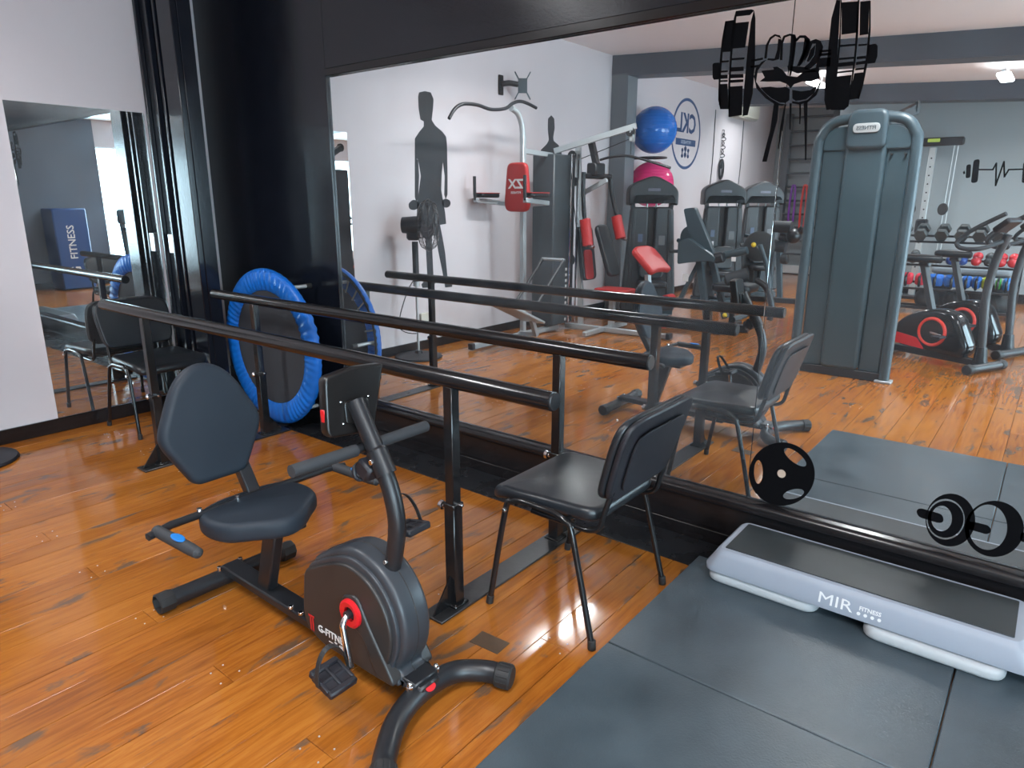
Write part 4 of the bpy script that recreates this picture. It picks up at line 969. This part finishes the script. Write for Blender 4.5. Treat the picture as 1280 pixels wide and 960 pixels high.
for z in (.16, .43):
    t.part('leg_roller', MB().tube([(-3.40, 6.74, z), (-3.40, 6.741, z), (-3.40, 6.91, z), (-3.40, 6.911, z)], [.03, .055, .055, .03], 14), RED_VINYL)
    t.part('leg_roller', MB().tube([(-3.40, 7.06, z), (-3.40, 7.061, z), (-3.40, 7.22, z), (-3.40, 7.221, z)], [.03, .055, .055, .03], 14), RED_VINYL)
t.part('leg_lever', MB().bar((-3.52, 6.98, .45), (-3.42, 6.98, .12), .05, .04).tube([(-3.40, 6.75, .16), (-3.40, 7.22, .16)], .012, 8).tube([(-3.40, 6.75, .43), (-3.40, 7.22, .43)], .012, 8), BLACK_SATIN)
# stepper plate on tubes
st = t.part('foot_board', MB().box((0, 0, 0), (.30, .74, .03), tr(-4.40, 5.62, .37) @ rot('X', -23), .008), SILVER_STEEL)
for x in (-4.54, -4.26): t.part('board_tube', MB().tube([(x, 5.75, .38), (x, 6.30, .87)], .017, 10), BLACK_SATIN, st)
t.part('board_crossbar', MB().tube([(-4.55, 6.30, .87), (-4.25, 6.30, .87)], .017, 10), SILVER_STEEL, st)
t.part('board_grip', MB().box((-4.40, 5.28, .54), (.28, .06, .06), bev=.015).box((-4.40, 5.66, .44), (.28, .06, .06), bev=.015), PLASTIC, st)
t.part('board_leg', MB().bar((-4.40, 6.0, .06), (-4.40, 5.9, .28), .05, .05).bar((-4.63, 6.0, .06), (-4.40, 6.0, .08), .05, .05), SILVER_STEEL, st)

# ---------------------------------------------------------------- gym balls
for px_, py_, z_, r_, m_, lb in ((0, 0, 2.44, .31, mat('blue_ball', (.004, .16, .62), .22, var=.05), 'large blue gym ball on the wall rack beside the column'), (0, 0, 1.72, .31, mat('pink_ball', (.85, .03, .20), .25, var=.05), 'pink gym ball on the wall rack under the blue one')):
    b_ = Vector((XW+.35, 9.14, z_))
    o = MB().sphere(b_, r_, 40)
    bt = Thing('gym_ball', lb, 'ball', REFL, (b_.x, b_.y, z_-r_), 'gym balls')
    sh_ = bt.part('shell', o, m_)
    for k in range(-4, 5): 
        a = k*.16; bt.part('ridge', MB().torus((0, 0, 0), r_*math.cos(a)+.001, .004, 36, 5, tr(b_.x, b_.y, b_.z+r_*math.sin(a))), m_)
    bt.part('plug', MB().cyl((b_.x+r_*.92, b_.y-r_*.38, b_.z), (b_.x+r_*.93, b_.y-r_*.39, b_.z), .012, 8), m_)
t = Thing('ball_rack', 'thin black wall rack carrying the two gym balls', 'rack', REFL, (XW, 9.14, 1.3))
for z in (1.385, 2.075):
    t.part('support_ring', MB().torus((XW+.35, 9.14, z), .19, .012, 32, 8), BLACK_SATIN)
    t.part('bracket', MB().bar((XW, 9.14, z), (XW+.165, 9.14, z), .03, .03), BLACK_SATIN)
t.part('back_strip', MB().box((XW+.01, 9.14, 1.75), (.02, .06, .9), bev=.003), BLACK_SATIN)

# ---------------------------------------------------------------- selectorised machines
SHROUD = mat('machine_shroud', (.034, .036, .040), .42, var=.06)
HOOD = mat('machine_hood', (.014, .014, .017), .4, var=.08)
def machine(x, y, ang, label):
    F = REFL @ tr(x, y, 0) @ rot('Z', ang)      # local +x faces the viewer's side
    t = Thing('weight_machine', label, 'gym machine', F, (0, 0, 0), 'black selectorised weight machines')
    for sg in (-1, 1):
        p = t.part('shroud_panel', MB().puff(rpoly([(.035*sg, .08), (.37*sg, .08), (.275*sg, 1.42), (.045*sg, 1.42)], [.04, .06, .06, .04], 4), .09, .025, basis((.0, 0, 0), (0, 1, 0), (0, 0, 1), (1, 0, 0)), 3), SHROUD)
        t.part('panel_rib', MB().puff(rpoly([(.24*sg, .14), (.29*sg, .14), (.245*sg, 1.39), (.205*sg, 1.39)], .01, 3), .02, .006, basis((.048, 0, 0), (0, 1, 0), (0, 0, 1), (1, 0, 0)), 2), SHROUD, p)
        t.part('hood_leg', MB().bar((0, .24*sg, 1.38), (0, .26*sg, 1.58), .07, .05), HOOD)
    t.part('slot', MB().box((-.03, 0, .77), (.03, .10, 1.3), bev=.004), RUBBER)
    t.part('guide_rod', MB().tube([(-.02, -.06, 1.3), (-.02, -.06, 1.6)], .012, 8), GALV)
    t.part('guide_rod', MB().tube([(-.02, .06, 1.3), (-.02, .06, 1.6)], .012, 8), GALV)
    t.part('hood', MB().puff(rpoly([(-.315, 1.44), (-.265, 1.44), (-.24, 1.545), (.24, 1.545), (.265, 1.44), (.315, 1.44), (.315, 1.62), (.235, 1.70), (.05, 1.79), (-.02, 1.80), (-.25, 1.71), (-.315, 1.65)], [.024, .024, .04, .04, .024, .024, .05, .05, .04, .04, .05, .04], 4), .24, .022, basis((-.02, 0, 0), (0, 1, 0), (0, 0, 1), (1, 0, 0)), 3), HOOD)
    t.part('badge', MB().box((.104, 0, 1.63), (.006, .16, .035), bev=.002), mat('badge_grey', (.12, .12, .16), .4))
    for dy, z, a, b, m in ((-.14, 1.03, .06, .10, mat('placard_blue', (.10, .14, .22), .5)), (-.14, .88, .05, .07, WHITE_PRINT), (.14, 1.0, .08, .12, mat('placard_grey', (.16, .17, .18), .5)), (-.14, .80, .06, .05, mat('placard_red', (.2, .06, .05), .5))):
        t.part('placard', MB().box((.048, dy, z), (.006, a, b), bev=.001), m)
    t.part('base_frame', MB().bar((-.1, -.36, .05), (-.1, .36, .05), .08, .08).bar((-.1, 0, .05), (.40, 0, .05), .08, .08), GREY_STEEL)
    t.part('front_foot', MB().bar((.38, -.2, .05), (.38, .2, .05), .08, .08), GREY_STEEL)
    t.part('seat_post', MB().bar((.26, 0, .06), (.28, 0, .42), .07, .07), GREY_STEEL)
    t.part('seat', MB().puff(rrect(.32, .36, .08), .08, .03, tr(.27, 0, .46), 3), VINYL)
    t.part('back_pad', MB().puff(rrect(.32, .34, .08), .07, .025, basis((.13, 0, .68), (0, 1, 0), Vector((-.2, 0, .98)), Vector((.98, 0, .2))), 3), VINYL)
    t.part('arm', MB().tube([(.02, .36, 1.0), (.12, .40, .98), (.24, .40, .92), (.30, .39, .88)], .028, 10, smooth=4), GREY_STEEL)
    t.part('handle', MB().tube([(.30, .39, .88), (.30, .2, .88)], .022, 10), FOAM)
    return t
machine(-4.25, 8.28, -52, 'black weight machine with a peaked hood next to the grey column')
machine(-4.05, 10.15, -52, 'black weight machine with a peaked hood, middle one of the row along the white wall')
machine(-3.92, 11.44, -52, 'black weight machine with a peaked hood nearest the wall bars')
# ---------------------------------------------------------------- grey leg machine
t = Thing('leg_machine', 'dark grey leg machine with roller pads and a black cam disc', 'gym machine', REFL, (-3.2, 7.9, 0))
G = lambda x, y, Y=7.9: at_y(x, y, Y)
def slab(name, pts, Y, th, m, r=3):
    pl = [(lambda p: (p.x, p.z))(G(x, y, Y)) for x, y in rpoly(pts, r, 3)]
    return t.part(name, MB().puff(pl, th, .008, XZ(Y), 2), m)
slab('lever_slab', [(856, 261), (870, 259), (892, 312), (893, 322), (870, 308), (861, 286)], 7.9, .09, GREY_STEEL)
slab('housing', [(849, 302), (862, 297), (896, 322), (893, 328), (888, 326), (862, 328), (848, 330)], 7.78, .08, GREY_STEEL)
slab('pivot_disc', ell(13, 15, 24, (864, 297)), 8.0, .05, GREY_STEEL, 0)
t.part('leg', MB().bar(G(874, 325), G(884, 402), .07, .07), GREY_STEEL)
t.part('leg', MB().bar(G(890, 325, 8.0), G(907, 398, 8.0), .07, .07), GREY_STEEL)
t.part('brace', MB().bar(G(873, 330), G(850, 375), .05, .05), GREY_STEEL)
t.part('base_beam', MB().bar((-3.75, 7.85, .05), (-2.75, 7.95, .05), .09, .08), BLACK_SATIN)
t.part('base_foot', MB().bar((-3.0, 7.6, .04), (-3.0, 8.3, .04), .08, .07), BLACK_SATIN)
t.part('pivot_arm', MB().tube([G(893, 322), G(912, 318), G(934, 313)], .045, 14), GREY_STEEL)
t.part('pivot_joint', MB().cyl(G(893, 323, 7.82), G(905, 321, 7.82), .06, 16), BLACK_SATIN)
t.part('roller_pad', MB().tube([G(907, 350, 7.8), G(907.3, 350, 7.8), G(934, 343, 7.9), G(934.3, 343, 7.9)], [.04, .075, .075, .04], 18), FOAM)
t.part('cam_disc', MB().lathe([(.03, -.03), (.16, -.03), (.172, -.01), (.172, .02), (.15, .03), (.03, .03)], 36, tr(*G(949, 308, 8.1)) @ rot('Z', 25) @ rot('X', 90)), RUBBER)
t.part('adjust_pin', MB().sphere(G(942, 306, 7.75), .028, 12), mat('yellow_knob', (.7, .5, .03), .35))
t.part('adjust_pin', MB().sphere(G(906, 394, 7.75), .028, 12), mat('yellow_knob', (.7, .5, .03), .35))
t.part('swing_lever', MB().tube([G(950, 306), G(958, 330), G(962, 360)], .025, 10), GREY_STEEL)
t.part('seat', MB().puff(rrect(.46, .40, .09), .09, .03, tr(-2.95, 7.95, .52), 3), VINYL)
t.part('seat_post', MB().bar((-2.95, 7.95, .06), (-2.95, 7.95, .48), .07, .07), BLACK_SATIN)
t.part('frame_tube', MB().tube([G(945, 350), G(958, 360), G(965, 385), G(962, 400)], .035, 10, smooth=4), BLACK_SATIN)
t.part('label_plate', MB().box(G(917, 324, 7.84), (.05, .01, .05), bev=.001), WHITE_PRINT)
t.part('label_plate', MB().box(G(857, 347, 7.86), (.07, .01, .09), bev=.001), WHITE_PRINT)
# ---------------------------------------------------------------- roller bench at the alcove
t = Thing('roller_bench', 'black and grey roller bench standing before the wall bars', 'gym machine', REFL, (-3.35, 10.6, 0))
Hh = lambda x, y, Y=10.6: at_y(x, y, Y)
for a_, b_ in (((967, 283), (990, 284)), ((962, 306), (983, 309))):
    t.part('roller_pad', MB().tube([Hh(*a_), Hh(a_[0]+.3, a_[1]), Hh(b_[0]-.3, b_[1]), Hh(*b_)], [.05, .085, .085, .05], 16), FOAM)
t.part('arm', MB().tube([Hh(975, 296), Hh(990, 300), Hh(1004, 285)], .05, 12), BLACK_SATIN)
t.part('joint', MB().sphere(Hh(992, 295), .11, 16), BLACK_SATIN)
t.part('post', MB().bar(Hh(966, 312), (-3.42, 10.6, .05), .09, .07), GREY_STEEL)
t.part('post', MB().bar(Hh(974, 312, 10.8), (-3.3, 10.8, .05), .08, .07), GREY_STEEL)
t.part('base', MB().bar((-3.7, 10.65, .04), (-2.9, 10.75, .04), .08, .07), BLACK_SATIN)
t.part('weight_knob', MB().cyl(Hh(976, 324, 10.5), Hh(985, 324, 10.5), .07, 16), RUBBER)
# ---------------------------------------------------------------- wall bars with resistance bands
t = Thing('wall_bars', 'grey wall bars filling the alcove', 'wall bars', REFL, (-4.1, 15.15, 0))
for x in (-4.80, -3.90): t.part('upright', MB().box((x, 15.18, 1.6), (.12, .14, 3.2), bev=.01), mat('wall_bar_paint', (.13, .15, .17), .5))
for k in range(11): t.part('rung', MB().tube([(-4.8, 15.16, .42+k*.27), (-3.9, 15.16, .42+k*.27)], .022, 10), mat('rung_grey', (.06, .07, .08), .45))
t.part('foot_board', MB().box((-4.35, 15.2, .1), (.85, .10, .16), bev=.006), mat('white_board', (.6, .62, .62), .5))
for x, c_, nm in ((-4.56, (.24, .05, .42), 'purple'), (-4.33, (.75, .06, .05), 'red')):
    m = mat(nm+'_band_rubber', c_, .5)
    single('resistance_band', MB().tube([(x-.04, 15.10, .95), (x-.05, 15.09, 1.4), (x-.03, 15.09, 1.76), (x, 15.09, 1.80), (x+.03, 15.09, 1.76), (x+.05, 15.09, 1.4), (x+.04, 15.10, .95), (x, 15.10, .90)], .022, 8, closed=True, smooth=4), m, nm+' rubber resistance band hanging from a rung of the wall bars', 'band', REFL, (x, 15.1, .9), 'resistance bands')
# ---------------------------------------------------------------- big grey cable tower
t = Thing('cable_tower', 'tall dark grey cable machine tower with rounded top and oval badge', 'gym machine', REFL, (-1.405, 6.39, 0))
tx0, ty0 = -1.405, 6.42
T_ = lambda x, z, y=0: (tx0+x, ty0+y, z)
PANEL = mat('tower_panel', (.043, .076, .094), .42, var=.05)
t.part('frame_tube', MB().tube([T_(-.375, .03), T_(-.375, 1.0), T_(-.37, 1.88), T_(-.345, 2.03), T_(-.27, 2.12), T_(-.12, 2.15), T_(.12, 2.15), T_(.27, 2.12), T_(.345, 2.03), T_(.37, 1.88), T_(.375, 1.0), T_(.375, .03)], .042, 14, smooth=4), GREY_STEEL)
t.part('side_panel', MB().box(T_(-.235, 1.02, .03), (.19, .05, 1.90), bev=.012), PANEL)
t.part('side_panel', MB().box(T_(.245, 1.02, .04), (.17, .05, 1.90), bev=.012), PANEL)
t.part('centre_panel', MB().puff(rpoly([(tx0-.15, .07), (tx0+.16, .07), (tx0+.16, 1.98), (tx0-.15, 1.98)], .05, 3), .11, .03, XZ(ty0+.025), 3), PANEL)
t.part('top_panel', MB().puff(rpoly([(tx0-.33, 1.90), (tx0+.33, 1.90), (tx0+.325, 2.02), (tx0+.25, 2.09), (tx0-.25, 2.09), (tx0-.325, 2.02)], [.03, .03, .05, .06, .06, .05], 4), .08, .012, XZ(ty0+.03), 3), PANEL)
cap = t.part('centre_cap', MB().puff(rpoly([(tx0-.15, 1.90), (tx0+.16, 1.90), (tx0+.15, 2.21), (tx0-.14, 2.21)], .07, 4), .16, .03, XZ(ty0+.01), 3), GREY_STEEL)
Bd = XZ(ty0-.0755)
bg_ = t.part('badge', MB().puff(rrect(.20, .072, .036, 6, (tx0+.005, 2.065)), .012, .004, Bd, 2), mat('badge_silver', (.55, .57, .58), .35, .3), cap, 'silver oval badge')
lt = text_mb('FITNESS', .042, Matrix.Identity(4), .002, .0008, 'CENTER')
lt.map(lambda p: (tx0+.005-p.x, ty0-.083+p.z, 2.064+p.y)); lt.f = [f[::-1] for f in lt.f]
t.part('badge_lettering', lt, mat('badge_letter', (.10, .12, .13), .5), cap)
for x in (.20, .30): t.part('screw', MB().cyl(T_(x, 1.86, -.02), T_(x, 1.86, .02), .009, 8), RUBBER)
t.part('base_beam', MB().bar(T_(-.38, .04, .02), T_(.38, .04, .02), .08, .07), BLACK_SATIN)
for x in (-.375, .375): t.part('foot_plate', MB().box(T_(x, .012), (.13, .11, .024), bev=.005), mat('foot_zinc', (.4, .42, .44), .4, .4))
t.part('stack_body', MB().box(T_(0, 1.0, .22), (.62, .28, 1.85), bev=.02), BLACK_SATIN)
t.part('pulley_arm', MB().bar(T_(.05, 2.10, .25), T_(.22, 2.27, .65), .06, .08), BLACK_SATIN)
t.part('pulley', MB().lathe([(.012, -.015), (.06, -.015), (.05, 0), (.06, .015), (.012, .015), (.012, -.015)], 20, tr(*T_(.22, 2.27, .65)) @ rot('Y', 90)), RUBBER)
t.part('rear_foot', MB().bar(T_(0, .04, .2), T_(0, .04, 1.0), .08, .07), BLACK_SATIN)
# ---------------------------------------------------------------- two upright exercise bikes
GLOSS = mat('black_gloss_shell', (.008, .008, .009), .12, var=.1)
t = Thing('upright_bike', 'black upright exercise bike with a red crank ring beside the grey cable tower', 'exercise bike', REFL @ tr(-.815, 7.62, 0) @ rot('Z', -25.7), (0, 0, 0), 'upright exercise bikes')
for x, m in ((-.47, GALV), (.47, RUBBER)):
    sb = t.part('stabiliser', MB().tube([(x, -.24, .045), (x, .24, .045)], .04, 14), BLACK_SATIN)
    for y in (-.24, .24): t.part('stabiliser_cap', MB().cyl((x, y-.035, .045), (x, y+.035, .045), .047, 14), m, sb)
t.part('base_beam', MB().bar((-.47, 0, .07), (.47, 0, .07), .07, .06), BLACK_SATIN)
so3 = rpoly([(-.36, .12), (.30, .09), (.33, .20), (.20, .47), (.08, .52), (-.12, .50), (-.33, .40), (-.42, .28), (-.42, .18)], [.08, .05, .05, .09, .08, .1, .12, .08, .06], 5)
sh = t.part('shroud', MB().puff(so3, .20, .05, XZ(0), 4), GLOSS)
wd = rpoly([(-.37, .14), (-.05, .12), (-.14, .22), (-.36, .245)], .02, 3)
for sg in (-1, 1):
    Ms = XZ(.102*sg)
    t.part('accent', MB().puff(wd, .008, .003, Ms, 2), RED, sh)
    hb = basis((.0, .105*sg, .30), (1, 0, 0), (0, 0, 1), (0, -1, 0))
    t.part('crank_ring', MB().torus((0, 0, 0), .125, .016, 36, 8, hb), mat('orange_red_ring', (.75, .05, .03), .35), sh, 'red crank ring')
    t.part('ring_disc', MB().lathe([(.001, -.006), (.118, -.006), (.118, .006), (.001, .006)], 30, hb), GLOSS, sh)
    e = (-.13*sg, .30+.02*sg)
    ck = t.part('crank', MB().bar((0, .125*sg, .30), (e[0], .14*sg, e[1]), .02, .028, up=(0, 1, 0)), CHROME)
    t.part('pedal', MB().box((e[0], .20*sg, e[1]), (.09, .10, .025), bev=.006), PLASTIC, ck)
t.part('seat_post', MB().bar((-.09, 0, .46), (-.25, 0, .92), .05, .06, up=(0, 1, 0)), SHROUD)
t.part('saddle', MB().puff([(p.x, p.y) for p in spline([Vector(q) for q in ((-.42, -.08, 0), (-.36, -.12, 0), (-.26, -.10, 0), (-.12, -.035, 0), (-.07, 0, 0), (-.12, .035, 0), (-.26, .10, 0), (-.36, .12, 0), (-.42, .08, 0))], [0]*9, 3, True)[0]], .07, .028, tr(0, 0, .965), 3), VINYL)
t.part('saddle_bracket', MB().box((-.24, 0, .915), (.10, .06, .05), bev=.01), BLACK_SATIN)
t.part('handle_post', MB().tube([(.42, 0, .08), (.40, 0, .35), (.37, 0, .7), (.40, 0, 1.0), (.46, 0, 1.22)], .035, 14, smooth=4), SHROUD)
t.part('post_boot', MB().tube([(.42, 0, .06), (.41, 0, .22)], [.06, .045], 14), BLACK_SATIN)
for sg in (-1, 1):
    t.part('handlebar', MB().tube([(.44, .03*sg, 1.16), (.36, .20*sg, 1.10), (.22, .24*sg, 1.10), (.18, .23*sg, 1.16), (.30, .21*sg, 1.27), (.52, .19*sg, 1.40)], .019, 10, smooth=5), FOAM)
t.part('console', MB().puff(rrect(.20, .16, .03), .05, .015, tr(.44, 0, 1.30) @ rot('Y', -40) @ rot('Z', 90), 3), PLASTIC)
dup(t.o, Vector(t.o.location)+Vector((.15, -.90, 0)), 0, 'black upright exercise bike with red crank ring, the one nearer the dumbbell rack')

# ---------------------------------------------------------------- dumbbell rack and what lies on it
RY = 11.0
t = Thing('dumbbell_rack', 'long black four-tier dumbbell rack in front of the grey wall', 'rack', REFL, (-1.25, RY, 0))
for x in (-2.08, -.40):
    t.part('upright', MB().bar((x, RY+.20, .03), (x, RY+.12, 1.12), .05, .07), BLACK_SATIN)
    t.part('foot', MB().bar((x, RY-.30, .03), (x, RY+.34, .03), .06, .05), BLACK_SATIN)
TZ = (.99, .68, .36)
for z in TZ:
    for dy, dz in ((-.13, -.02), (.08, .05)):
        t.part('tray_rail', MB().bar((-2.1, RY+dy, z+dz), (-.38, RY+dy, z+dz), .05, .028), BLACK_SATIN)
    for x in (-2.08, -.40): t.part('tray_arm', MB().bar((x, RY-.15, z-.03), (x, RY+.17, z+.05), .03, .05), BLACK_SATIN)
t.part('floor_rail', MB().bar((-2.1, RY-.12, .08), (-.38, RY-.12, .08), .04, .04), BLACK_SATIN)
t.part('floor_rail', MB().bar((-2.1, RY+.14, .08), (-.38, RY+.14, .08), .04, .04), BLACK_SATIN)
HEX = mat('hex_rubber', (.03, .036, .038), .5)
def dumbbell(x, z, s, m, label, hexa, grp):
    # handle runs across the rack (front to back), lying on the two sloping rails
    M = tr(x, RY-.025, z+.012+.7*s) @ rot('X', 18.4)
    d = Thing('dumbbell', label, 'dumbbell', REFL @ M, (0, 0, 0), grp)
    for sg in (-1, 1):
        if hexa: pr = MB().lathe([(.001, -.5*s), (.85*s, -.5*s), (s, -.35*s), (s, .35*s), (.85*s, .5*s), (.001, .5*s)], 6, tr(0, sg*.105, 0) @ rot('X', 90) @ rot('Z', 0))
        else: pr = MB().sphere((0, sg*.085, 0), s, 16)
        d.part('head', pr, m)
    d.part('handle', MB().tube([(0, -.09, 0), (0, .09, 0)], .014, 10), CHROME if hexa else m)
xs = [at_y(px_, 285, RY).x for px_ in (1117, 1133, 1154, 1180, 1205, 1228, 1251)]
nm = ['first', 'second', 'third', 'fourth', 'fifth', 'sixth', 'seventh']
for i, x in enumerate(xs): dumbbell(x, TZ[0]+.035, .084 if i > 1 else .075, HEX, 'black hexagonal dumbbell on the top tier of the rack, %s from the grey cable tower' % nm[i], True, 'hexagonal dumbbells on the top tier')
BLU = mat('blue_dip', (.015, .07, .30), .3); RDD = mat('red_dip', (.55, .03, .04), .3); BLK = HEX
for px_, m, lb in ((1125, BLK, 'black small round dumbbell at the tower end of the second tier'), (1143, BLK, 'black small round dumbbell second on the second tier'), (1190, BLU, 'blue small round dumbbell on the second tier, left one of the pair'), (1205, BLU, 'blue small round dumbbell on the second tier, right one of the pair'), (1222, RDD, 'red small round dumbbell on the second tier, standing apart from the other red ones'), (1238, BLK, 'black small round dumbbell on the second tier between red ones'), (1253, RDD, 'red small round dumbbell on the second tier, inner one of the end pair'), (1268, RDD, 'red small round dumbbell on the second tier, outermost of the end pair')):
    dumbbell(at_y(px_, 322, RY).x, TZ[1]+.03, .060, m, lb, False, 'round dumbbells on the second tier')
def cuff(px_, c_, nm_, label, wd_=.19):
    x = at_y(px_, 355, RY).x
    d = Thing('ankle_weight', label, 'ankle weight', REFL @ tr(x, RY-.02, TZ[2]+.098) @ rot('X', 18), (0, 0, 0), 'ankle weights on the third tier')
    d.part('cuff', MB().puff(rrect(wd_, .15, .05), .14, .035, tr(0, 0, 0), 3), mat('cuff_'+nm_, c_, .5))
    d.part('strap', MB().box((0, -.02, .0), (.03, .19, .15), bev=.012), BLACK_SATIN)
cuff(1133, (.75, .04, .07), 'red', 'red ankle weight at the tower end of the third tier', .15)
cuff(1150, (.70, .04, .07), 'red', 'red ankle weight second on the third tier', .13)
cuff(1169, (.02, .16, .60), 'blue', 'blue ankle weight on the third tier beside the red ones')
cuff(1190, (.02, .16, .60), 'blue', 'blue ankle weight on the third tier behind the seat post of the far bike')
cuff(1208, (.02, .16, .60), 'blue', 'blue ankle weight third from the red ones', .115)
cuff(1221, (.02, .16, .60), 'blue', 'blue ankle weight beside the yellow one', .105)
cuff(1233, (.55, .70, .03), 'yellow', 'yellow ankle weight on the third tier', .10)
cuff(1259, (.03, .22, .62), 'blue2', 'blue ankle weight at the far end of the third tier', .10)
cuff(1248, (.08, .55, .06), 'green', 'green ankle weight near the end of the third tier', .06)
for px_, lb in ((1105, 'at the tower end'), (1157, 'second from the tower'), (1194, 'third from the tower'), (1247, 'at the far end')):
    x = at_y(px_, 380, RY).x
    bt = Thing('medicine_ball', 'black medicine ball on the lowest rail of the rack, '+lb, 'ball', REFL, (x, RY+.01, .12), 'medicine balls under the rack')
    bt.part('ball', MB().sphere((x, RY+.01, .203), .15, 24), RUBBER)
    bt.part('seam', MB().torus((0, 0, 0), .15, .004, 30, 6, tr(x, RY+.01, .203) @ rot('Y', 70)), HEX)
# step platforms stacked behind the rack
for k, (z, lb) in enumerate(((.43, 'lower'), (.55, 'upper'))):
    single('stacked_step', MB().puff(rrect(.95, .36, .05), .10, .03, tr(-.98, 11.75, z), 3), mat('pale_step', (.22, .26, .29), .5), 'pale grey step platform leaning behind the rack, '+lb+' one', 'step', REFL, (-.98, 11.75, z-.05), 'steps stacked behind the rack')
single('step_trestle', MB().bar((-1.35, 11.75, .03), (-1.35, 11.75, .38), .06, .3).bar((-.6, 11.75, .03), (-.6, 11.75, .38), .06, .3).bar((-1.4, 11.75, .36), (-.55, 11.75, .36), .06, .04), BLACK_SATIN, 'low black trestle carrying the pale steps behind the rack', 'stand', REFL, (-.98, 11.75, 0))
# ---------------------------------------------------------------- wall cable column
CYv = 12.55
t = Thing('wall_cable_column', 'slim silver cable column with a T-shaped head against the grey wall', 'gym machine', REFL, (-1.80, CYv, 0))
a_ = at_y(1168, 180, CYv); b_ = at_y(1150, 285, CYv)
t.part('column', MB().box((-1.80, CYv, 1.15), (.09, .08, 2.26), bev=.008), mat('brushed_column', (.50, .54, .55), .35, .4))
for k in range(14): t.part('pin_hole', MB().cyl((-1.80, CYv-.046, .5+k*.125), (-1.80, CYv-.03, .5+k*.125), .012, 8), RUBBER)
hd = t.part('head_beam', MB().box((-1.72, CYv, 2.36), (.62, .12, .12), bev=.02), BLACK_SATIN)
t.part('head_badge', MB().box((-1.80, CYv-.063, 2.38), (.16, .006, .05), bev=.002), mat('lime_badge', (.45, .6, .1), .4), hd)
for x in (-1.95, -1.48, -1.53): t.part('cable', MB().tube([(x, CYv, 2.32), (x-.02, CYv, .3)], .006, 6), GALV)
t.part('carriage', MB().box((-1.80, CYv-.02, 1.12), (.16, .16, .22), bev=.02), BLACK_SATIN)
for x in (-1.98, -1.55): t.part('grip', MB().puff(ell(.07, .09, 20), .05, .015, XZ(CYv-.03) @ tr(x, 1.38, 0), 2), RUBBER)
t.part('foot', MB().box((-1.80, CYv, .03), (.5, .3, .06), bev=.01), BLACK_SATIN)
# ---------------------------------------------------------------- heartbeat barbell decal on the grey wall
YBv = 12.9
q = at_y(1245, 217, YBv)
t = Thing('heartbeat_decal', 'black heartbeat barbell decal on the grey wall above the dumbbell rack', 'decal', REFL, (q.x, YBv, q.z))
def bw(name, pts, r=0):
    pl = [(lambda p: (p.x, p.z))(at_y(x, y, YBv)) for x, y in (rpoly(pts, r, 4) if r else pts)]
    t.part(name, MB().plate(pl, .0015, XZ(YBv-.0002)), DECAL)
bw('bar_end', [(1203.5, 215), (1206, 213), (1206.5, 217), (1204.5, 218)])
bw('disc', [(1208, 206), (1214, 205), (1213, 222), (1207, 223)], 2.5)
bw('disc', [(1217, 200), (1225, 198.5), (1222, 228), (1213.5, 229)], 3.5)
bw('disc', [(1279, 203), (1286, 202), (1284, 228), (1277, 229)], 3)
bw('disc', [(1289, 206), (1295, 205), (1294, 223), (1288, 224)], 2.5)
pts = [(1224, 212), (1241, 212), (1245, 203), (1246, 224), (1244, 233), (1252, 205), (1256, 202), (1255.5, 219), (1261, 212), (1279, 211.5)]
pts = [(1224, 212), (1241, 212), (1245.5, 204), (1244.5, 232), (1255, 202), (1255.5, 221), (1261, 212), (1279, 211.5)]
for (a_, b_) in zip(pts, pts[1:]):
    pa, pb = at_y(*a_, YBv), at_y(*b_, YBv); d = (pb-pa).normalized(); nn = Vector((-d.z, 0, d.x))*.011
    t.part('pulse_line', MB().plate([((pa+nn-d*.008).x, (pa+nn-d*.008).z), ((pb+nn+d*.008).x, (pb+nn+d*.008).z), ((pb-nn+d*.008).x, (pb-nn+d*.008).z), ((pa-nn-d*.008).x, (pa-nn-d*.008).z)], .0015, XZ(YBv-.0002)), DECAL)

# ---------------------------------------------------------------- at the right-hand wall, seen twice mirrored in the narrow mirror
t = Thing('foam_box', 'blue upright foam box with white lettering at the charcoal wall', 'box', base=(XR-.35, .93, 0))
b = t.part('body', MB().box((XR-.32, .93, .68), (.5, .52, 1.34), bev=.02), mat('blue_foam', (.02, .07, .22), .5))
Mx = basis((XR-.5705, .93, .62), (0, 0, 1), (0, 1, 0), (-1, 0, 0))
t.part('lettering', text_mb('FITNESS', .16, Mx @ tr(.18, .02, 0), .001, .002), WHITE_PRINT, b)
t.part('lettering', text_mb('G', .22, Mx @ tr(-.30, .02, 0), .001, .004), WHITE_PRINT, b)
t = Thing('treadmill', 'grey and black treadmill standing at the right-hand wall', 'treadmill', base=(2.4, -.2, 0))
t.part('deck', MB().box((2.4, -.2, .13), (1.5, .66, .14), bev=.03), BLACK_SATIN)
t.part('belt', MB().box((2.35, -.2, .203), (1.35, .46, .012), bev=.004), RUBBER)
for y in (-.5, .1): t.part('upright', MB().bar((2.95, y, .15), (3.08, y, 1.15), .06, .09), GREY_STEEL); t.part('side_rail', MB().tube([(3.05, y, 1.0), (2.8, y, .98), (2.5, y, .92)], .025, 10), FOAM)
t.part('console', MB().box((3.06, -.2, 1.2), (.14, .72, .26), bev=.03), GREY_STEEL)
